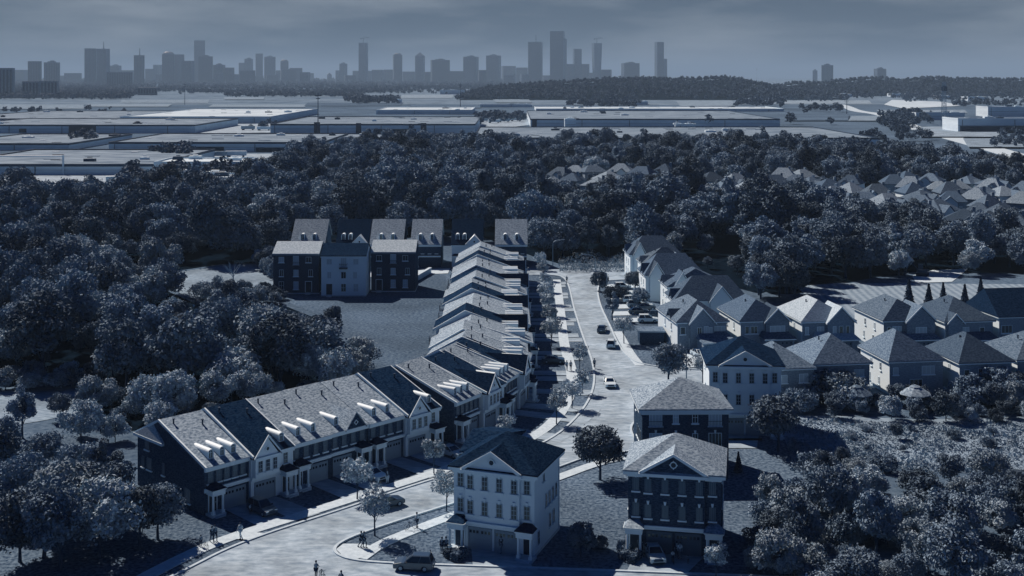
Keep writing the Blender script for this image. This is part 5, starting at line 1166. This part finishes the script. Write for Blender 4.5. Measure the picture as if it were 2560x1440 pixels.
# bottom left cluster
for px,py,k,s,lab in [(150,1425,'broad',.72,'big leafy tree lowest in the cluster beside the dark end townhouse'),(250,1395,'pale',.9,'pale leafy tree in the middle of the cluster beside dark end townhouse'),(348,1375,'broad',.66,'leafy tree closest to the wall of the dark end townhouse'),(50,1405,'broad',.72,'dark tree at the picture edge of the cluster'),(170,1330,'pale',1.0,'pale tree behind the cluster beside the end townhouse'),(275,1325,'broad',.74,'dark crowned tree rising against the dark end wall'),(60,1300,'broad',.7,'dark tree behind cluster near the side lawn'),(395,1350,'round',.9,'smaller round tree under the side windows'),(20,1150,'broad',.5,'dark tree at the picture edge by the side lawn'),(110,1190,'broad',.5,'dark tree by the lower edge of side lawn'),(200,1250,'broad',.62,'dark tree between side lawn and end townhouse'),(-20,1230,'broad',.7,'dark tree cut by the picture edge'),(265,1245,'tall',.55,'slender tree behind the corner of the end townhouse'),(110,1395,'round',1.2,'round dark tree between two bigger ones in lower cluster')]: one(k,px,py,s,lab)
one('tall',55,1095,.55,'dark slender tree alone on the side lawn'); one('broad',150,1050,.36,'dark tree at the end of side lawn near white parasol')
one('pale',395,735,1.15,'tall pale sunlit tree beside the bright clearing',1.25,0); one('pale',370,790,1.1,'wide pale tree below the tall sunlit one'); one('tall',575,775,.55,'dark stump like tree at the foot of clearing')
SEEN = {}
def toplimit(px, py=0):
    for a, c, t in ((425,700,750),(700,880,772),(880,960,752),(300,425,655),(1640,1870,640),(1870,2015,1195),(2015,2260,1120),(2260,2900,1170)):
        if a <= px < c: return t if t < 1000 or py > 1120 else -999
    return -999
def wood(poly, gap, mix, where, seed, avoid=(), cap=9999, smin=.8, smax=1.15):
    for (x,y) in scatter(poly, gap, avoid, 26000, seed, cap):
        k = RNG.choice([m[0] for m in mix], p=[m[1] for m in mix]); kk = {'broad':'dark broad leafy','pale':'pale sunlit leafy','tall':'slender dark','shrub':'dark round','pale_shrub':'pale round','conifer':'pointed dark','round':'round'}[k]
        noun = 'bush' if 'shrub' in k else 'tree'; lab = '%s %s %s' % (kk, noun, where)
        sc = float(RNG.uniform(smin,smax)); py = HOR+FOC*CAMH/y; px = 1280+FOC*x/y
        if k in ('broad','pale','tall') or py > 1120:
            hh = {'broad':12,'pale':9,'tall':14}.get(k,2.2); mx = (py-toplimit(px,py))*y/FOC/hh
            if mx < .22: continue
            sc = min(sc, mx)
        if 'shrub' in k and smax < .7 and smin == .38: sc *= 1.9
        plant(k, x, y, sc, lab, lab.replace('tree','trees').replace('bush','bushes'), None, float(RNG.uniform(.85,1.2)))
wood([(-260,690),(-60,680),(300,668),(390,700),(360,745),(470,780),(700,800),(800,845),(890,905),(935,935),(860,955),(520,1000),(250,990),(255,945),(-160,958)], 7.0, [('broad',.62),('pale',.22),('tall',.16)], 'in the wood left of the court lawn', 3, smin=.6, smax=1.35, cap=210)
wood([(240,1010),(520,1005),(880,955),(900,975),(830,985),(640,1020),(520,1060),(330,1110),(180,1120)], 4.4, [('pale',.5),('pale_shrub',.3),('shrub',.2)], 'in the strip behind the front terrace', 4, smin=.62, smax=.95, cap=60)
wood([(-200,960),(240,950),(250,968),(60,978),(-200,985)], 3.6, [('shrub',.6),('pale_shrub',.4)], 'along the upper edge of the side lawn', 5)
wood([(1700,660),(1850,690),(1900,735),(1985,738),(1995,712),(2250,690),(2300,668),(2600,668),(2600,640),(1700,640)], 6.6, [('broad',.75),('pale',.12),('tall',.13)], 'in the wood above the mown field', 6, smin=.8, smax=1.15, cap=70)
wood([(1860,745),(1985,760),(1995,735),(1880,735)], 5, [('broad',1)], 'at the corner of the mown field', 7, smin=.7, smax=.9)
wood([(1330,640),(1420,648),(1640,650),(1640,636),(1330,628)], 5.6, [('broad',.9),('tall',.1)], 'at the dark wood edge above the street', 8, smin=.8)
wood([(1965,1012),(2100,1004),(2350,1006),(2640,996),(2640,1062),(2350,1056),(2120,1050),(1985,1040)], 3.3, [('shrub',.75),('pale_shrub',.25)], 'behind the back houses', 9, smin=.45, smax=1.0)
wood([(2040,1000),(2130,1000),(2130,1012),(2040,1012)], 2.2, [('shrub',.5),('pale_shrub',.5)], 'climbing the back wall of an older house', 15, smin=1.3, smax=1.7)
wood([(2390,1000),(2640,985),(2640,1010),(2400,1020)], 3.0, [('shrub',1)], 'below the last back houses', 16, smin=1.0, smax=1.5)
wood([(2030,1180),(2180,1165),(2300,1200),(2460,1200),(2640,1190),(2700,1500),(1880,1520),(1960,1380),(1905,1300),(1960,1230)], 4.3, [('broad',.42),('shrub',.36),('pale_shrub',.12),('pale',.10)], 'on the slope below the bright meadow', 10, smin=.38, smax=.62, cap=70)
wood([(1900,1300),(2000,1250),(2200,1250),(2300,1380),(2200,1500),(1880,1500)], 2.9, [('shrub',.65),('pale_shrub',.35)], 'between the slope trees', 17, smin=.45, smax=1.0, cap=40)
wood([(2050,1080),(2500,1070),(2500,1130),(2150,1130)], 5, [('shrub',.7),('pale_shrub',.3)], 'dotted over the bright meadow', 11, smin=.25, smax=.5, cap=14)
wood([(640,650),(690,655),(690,700),(655,690)], 3.5, [('pale_shrub',.5),('shrub',.5)], 'beside the first dark brick block', 12, smin=.8, smax=1.2)
wood([(480,740),(700,735),(700,760),(560,775)], 3.6, [('pale_shrub',.6),('shrub',.4)], 'under the bright clearing', 13, smin=.7, smax=1.1)

# the rest of the wood, tree upon tree, reads as one mass
def mass(name, pts, m):
    """one object whose points carry whole trees"""
    pc = D.collections.new('wood_crowns')
    for k, (cm, tm) in enumerate(PROTO['broad']+PROTO['tall']+PROTO['pale']+PROTO['conifer'][:1]): pc.objects.link(D.objects.new('crown_form', cm))
    me = D.meshes.new(name); me.from_pydata([(x,y,0) for x,y,s in pts], [], [])
    r = np.random.default_rng(77); n = len(pts)
    a = me.attributes.new('size','FLOAT','POINT'); a.data.foreach_set('value', np.array([p[2] for p in pts], dtype=np.float32))
    a = me.attributes.new('turn','FLOAT','POINT'); a.data.foreach_set('value', r.uniform(0,6.28,n).astype(np.float32))
    a = me.attributes.new('form','INT','POINT'); a.data.foreach_set('value', r.choice(10, n, p=[.15,.12,.14,.12,.12,.09,.06,.10,.07,.03]).astype(np.int32))
    o = link(name, me, m); md = o.modifiers.new('trees','NODES'); g = D.node_groups.new('trees','GeometryNodeTree'); md.node_group = g
    g.interface.new_socket('Geometry', in_out='INPUT', socket_type='NodeSocketGeometry'); g.interface.new_socket('Geometry', in_out='OUTPUT', socket_type='NodeSocketGeometry')
    N = g.nodes; L = g.links; gi = N.new('NodeGroupInput'); go = N.new('NodeGroupOutput'); ip = N.new('GeometryNodeInstanceOnPoints'); ci = N.new('GeometryNodeCollectionInfo')
    ci.inputs['Collection'].default_value = pc; ci.inputs['Separate Children'].default_value = True; ip.inputs['Pick Instance'].default_value = True
    def attr(nm, ty): q = N.new('GeometryNodeInputNamedAttribute'); q.data_type = ty; q.inputs['Name'].default_value = nm; return q.outputs['Attribute']
    cx = N.new('ShaderNodeCombineXYZ'); L.new(attr('turn','FLOAT'), cx.inputs['Z'])
    L.new(gi.outputs[0], ip.inputs['Points']); L.new(ci.outputs[0], ip.inputs['Instance']); L.new(attr('form','INT'), ip.inputs['Instance Index'])
    L.new(cx.outputs[0], ip.inputs['Rotation']); L.new(attr('size','FLOAT'), ip.inputs['Scale']); L.new(ip.outputs[0], go.inputs[0])
    return tag(o, kind='stuff')
VH = [(at(px,py,6.0)[0], at(px,py,6.0)[1], 7) for px,py,_ in VIL]
def hcap(x, y, s):
    h = 12*s
    for (hx,hy,w) in VH:
        if abs(x-hx) < w+4.5 and -12 < hy-y < 50: h = min(h, (4.6 if hy-y < 6 else 6.3+.085*(hy-y))) if hy-y > -12 else h
    return h/12
clear = [[(690,604),(1330,604),(1330,700),(690,700)],[(425,662),(690,662),(690,745),(425,745)],[(2270,690),(2420,690),(2420,668),(2300,672)]]
pts = []
wp = [(-500,545),(-60,530),(590,528),(640,480),(700,440),(800,412),(1000,392),(1280,398),(1600,390),(2000,398),(2200,425),(2400,445),(2560,462),(3000,490),(3000,690),(2560,690),(2250,690),(1995,712),(1900,735),(1840,690),(1640,652),(1330,645),(1330,604),(690,604),(700,655),(430,668),(300,668),(-400,690)]
for (x,y) in scatter(wp, 6.3, clear, 90000, 21, 4200):
    s = hcap(x,y,float(RNG.choice([RNG.uniform(.4,.75),RNG.uniform(.8,1.2),RNG.uniform(1.15,1.6)],p=[.34,.40,.26])))
    if s > .22: pts.append((x,y,s))
mass('woodland', pts, M['leaf'])
# bushes of the low wood edge and grass
def tufts(name, poly, n, h, m, seed):
    P0 = [at(*p) for p in poly]; r = np.random.default_rng(seed); x0,x1 = min(p[0] for p in P0),max(p[0] for p in P0); y0,y1 = min(p[1] for p in P0),max(p[1] for p in P0); out = []
    while len(out) < n:
        p = (float(r.uniform(x0,x1)), float(r.uniform(y0,y1)))
        if inside(p,P0): out.append((*p, float(r.uniform(.1,h))))
    P = np.array(out); cl = np.sin(P[:,0]*.6+3*np.sin(P[:,1]*.25))+np.sin(P[:,1]*.8+2*np.sin(P[:,0]*.3)); P[:,2] *= np.clip(.35+.4*cl,.08,1)
    Nn = np.c_[r.normal(0,1,n),r.normal(0,1,n),np.full(n,.5)]
    return tag(link(name, leaf_mesh(name, P, Nn, r.uniform(.12,.34,n), r, .3, .4), m), kind='stuff')
tufts('grass', [(1960,1050),(2080,1050),(2300,1060),(2620,1050),(2640,1190),(2300,1180),(2130,1150),(1980,1170)], 15000, .55, M['meadow'], 1)
tufts('reeds', [(1395,650),(1600,648),(1610,680),(1400,682)], 7000, 3.0, M['leaf_l'], 2)

# wooded ridge and tree belts of the plain
def ridge(name, xs, Y, base):
    b = MB(); n = len(xs); V = []
    for (px, top) in xs:
        X = (px-1280)*Y/FOC; z = CAMH+(HOR-top)*Y/FOC-14; V.append([(X*.93,Y-420,-.2),(X*.95,Y-270,z*.45),(X,Y,z),(X*1.04,Y+250,z*.8),(X*1.1,Y+700,-.2)])
    pts = [p for v in V for p in v]; f = []
    for i in range(n-1):
        for j in range(4): f.append((i*5+j,(i+1)*5+j,(i+1)*5+j+1,i*5+j+1))
    b.solid(pts, f); o = tag(b.build(name, M['floor'], smooth=True), kind='structure'); return V
far_pts = []; rr = np.random.default_rng(8)
for xs, Y in (([(1150,232),(1215,210),(1300,203),(1400,196),(1500,192),(1560,187),(1620,189),(1680,191),(1740,188),(1800,185),(1850,188),(1890,200),(1960,212),(2060,225)],3000),
              ([(1900,215),(1990,200),(2060,200),(2120,193),(2190,186),(2260,193),(2330,186),(2400,190),(2500,191),(2700,188),(3000,190)],3500)):
    V = ridge('hill', xs, Y, 240)
    for i in range(len(V)-1):
        for _ in range(int((V[i+1][2][0]-V[i][2][0])*1.1)+10):
            t = rr.uniform(); u = rr.uniform(0,2.6); j = min(int(u),3); q = u-j
            a = [V[i][j][k]*(1-q)+V[i][j+1][k]*q for k in range(3)]; c = [V[i+1][j][k]*(1-q)+V[i+1][j+1][k]*q for k in range(3)]
            far_pts.append((a[0]*(1-t)+c[0]*t, a[1]*(1-t)+c[1]*t, a[2]*(1-t)+c[2]*t, rr.uniform(.8,1.25)))
def belt(px0, px1, py, n, s=1.0, jy=1.5):
    for _ in range(n):
        x, y = at(rr.uniform(px0,px1), py+rr.normal(0,jy)); far_pts.append((x,y,0,s*rr.uniform(.6,1.2)))
for a in [(-100,1280,205,700,2.6,.6),(-100,1280,208,900,2.0,1),(-100,1260,212,900,1.6),(-100,1250,217,800,1.3),(-60,1250,222,1100,1.2,2),(-50,340,230,560,1.1,3),(-50,340,238,420,1.1,2),(-50,330,247,300,1.2),(470,960,232,460,1.05),(560,900,241,260,1),(340,470,228,120,1,3),(960,1250,230,160,1,4),(860,1000,252,70,1.0,3),(880,990,258,60,1.0,2),
          (1220,1700,238,120,.9),(1420,1600,262,60,1.0,2),(1450,1590,268,45,.9,1),(1670,1860,246,90,1.1),(1680,1850,238,80,1.2),(1850,2560,236,260,1.0,2),(1870,2560,244,200,.9,3),(1840,1960,262,70,1.0,3),(1850,2120,250,90,.9,3),(2000,2100,278,20,1.0,3),
          (2250,2480,250,70,.9,3),(2380,2560,262,60,.9,4),(2200,2330,300,40,.8,5),(2240,2300,290,30,.8,3),(2200,2290,318,30,.9,3),(1190,1310,300,60,.8,4),(1140,1200,312,16,.8,3),(620,700,322,10,.7,2),(100,340,280,8,.8,3),(0,110,282,10,.8,2),(170,240,356,20,.7,4),(200,230,352,12,.8,2),(380,470,398,30,.8,5),(1660,1680,312,2,1.0),(1770,1772,318,3,1.1),(1975,1980,312,2,1.0),(2072,2078,312,3,.9),
          (2200,2270,330,14,.7,4),(2330,2470,412,26,.7,5),(2230,2330,352,10,.7,4),(2160,2210,358,12,.9,2),(2380,2470,318,30,.6,4),(2470,2560,338,24,.5,5),(2480,2560,360,30,.55,5),(2100,2330,385,36,.8,6),(1880,2000,375,20,.8,4),(430,620,452,26,.8,5),(300,460,470,40,.9,6)]: belt(*a)
def lumps(name, pts):
    Ps = []; Ns = []; Ss = []; r = np.random.default_rng(5); B = [crown_pts(np.random.default_rng(300+k), 6.2, 5.2, 5.6, 10, 300) for k in range(4)]
    for (x,y,z,s) in pts:
        P, Nn, _, _ = B[int(r.integers(4))]; n = 150 if y < 1400 else (80 if y < 3600 else 36); k = r.choice(len(P), min(n,len(P)), replace=False); q = 1.15 if y < 1400 else (1.7 if y < 3600 else 2.6)
        Ps.append(P[k]*s*np.array([r.choice([-1,1]),1,1])+np.array([x,y,z])); Ns.append(Nn[k]); Ss.append(r.uniform(.7,1.3,len(k))*q*s)
    return tag(link(name, leaf_mesh(name, np.concatenate(Ps), np.concatenate(Ns), np.concatenate(Ss), r, .5), M['leaf_far']), kind='stuff')
lumps('distant_woods', far_pts)
print('TREES', tree_count, len(pts), len(far_pts))
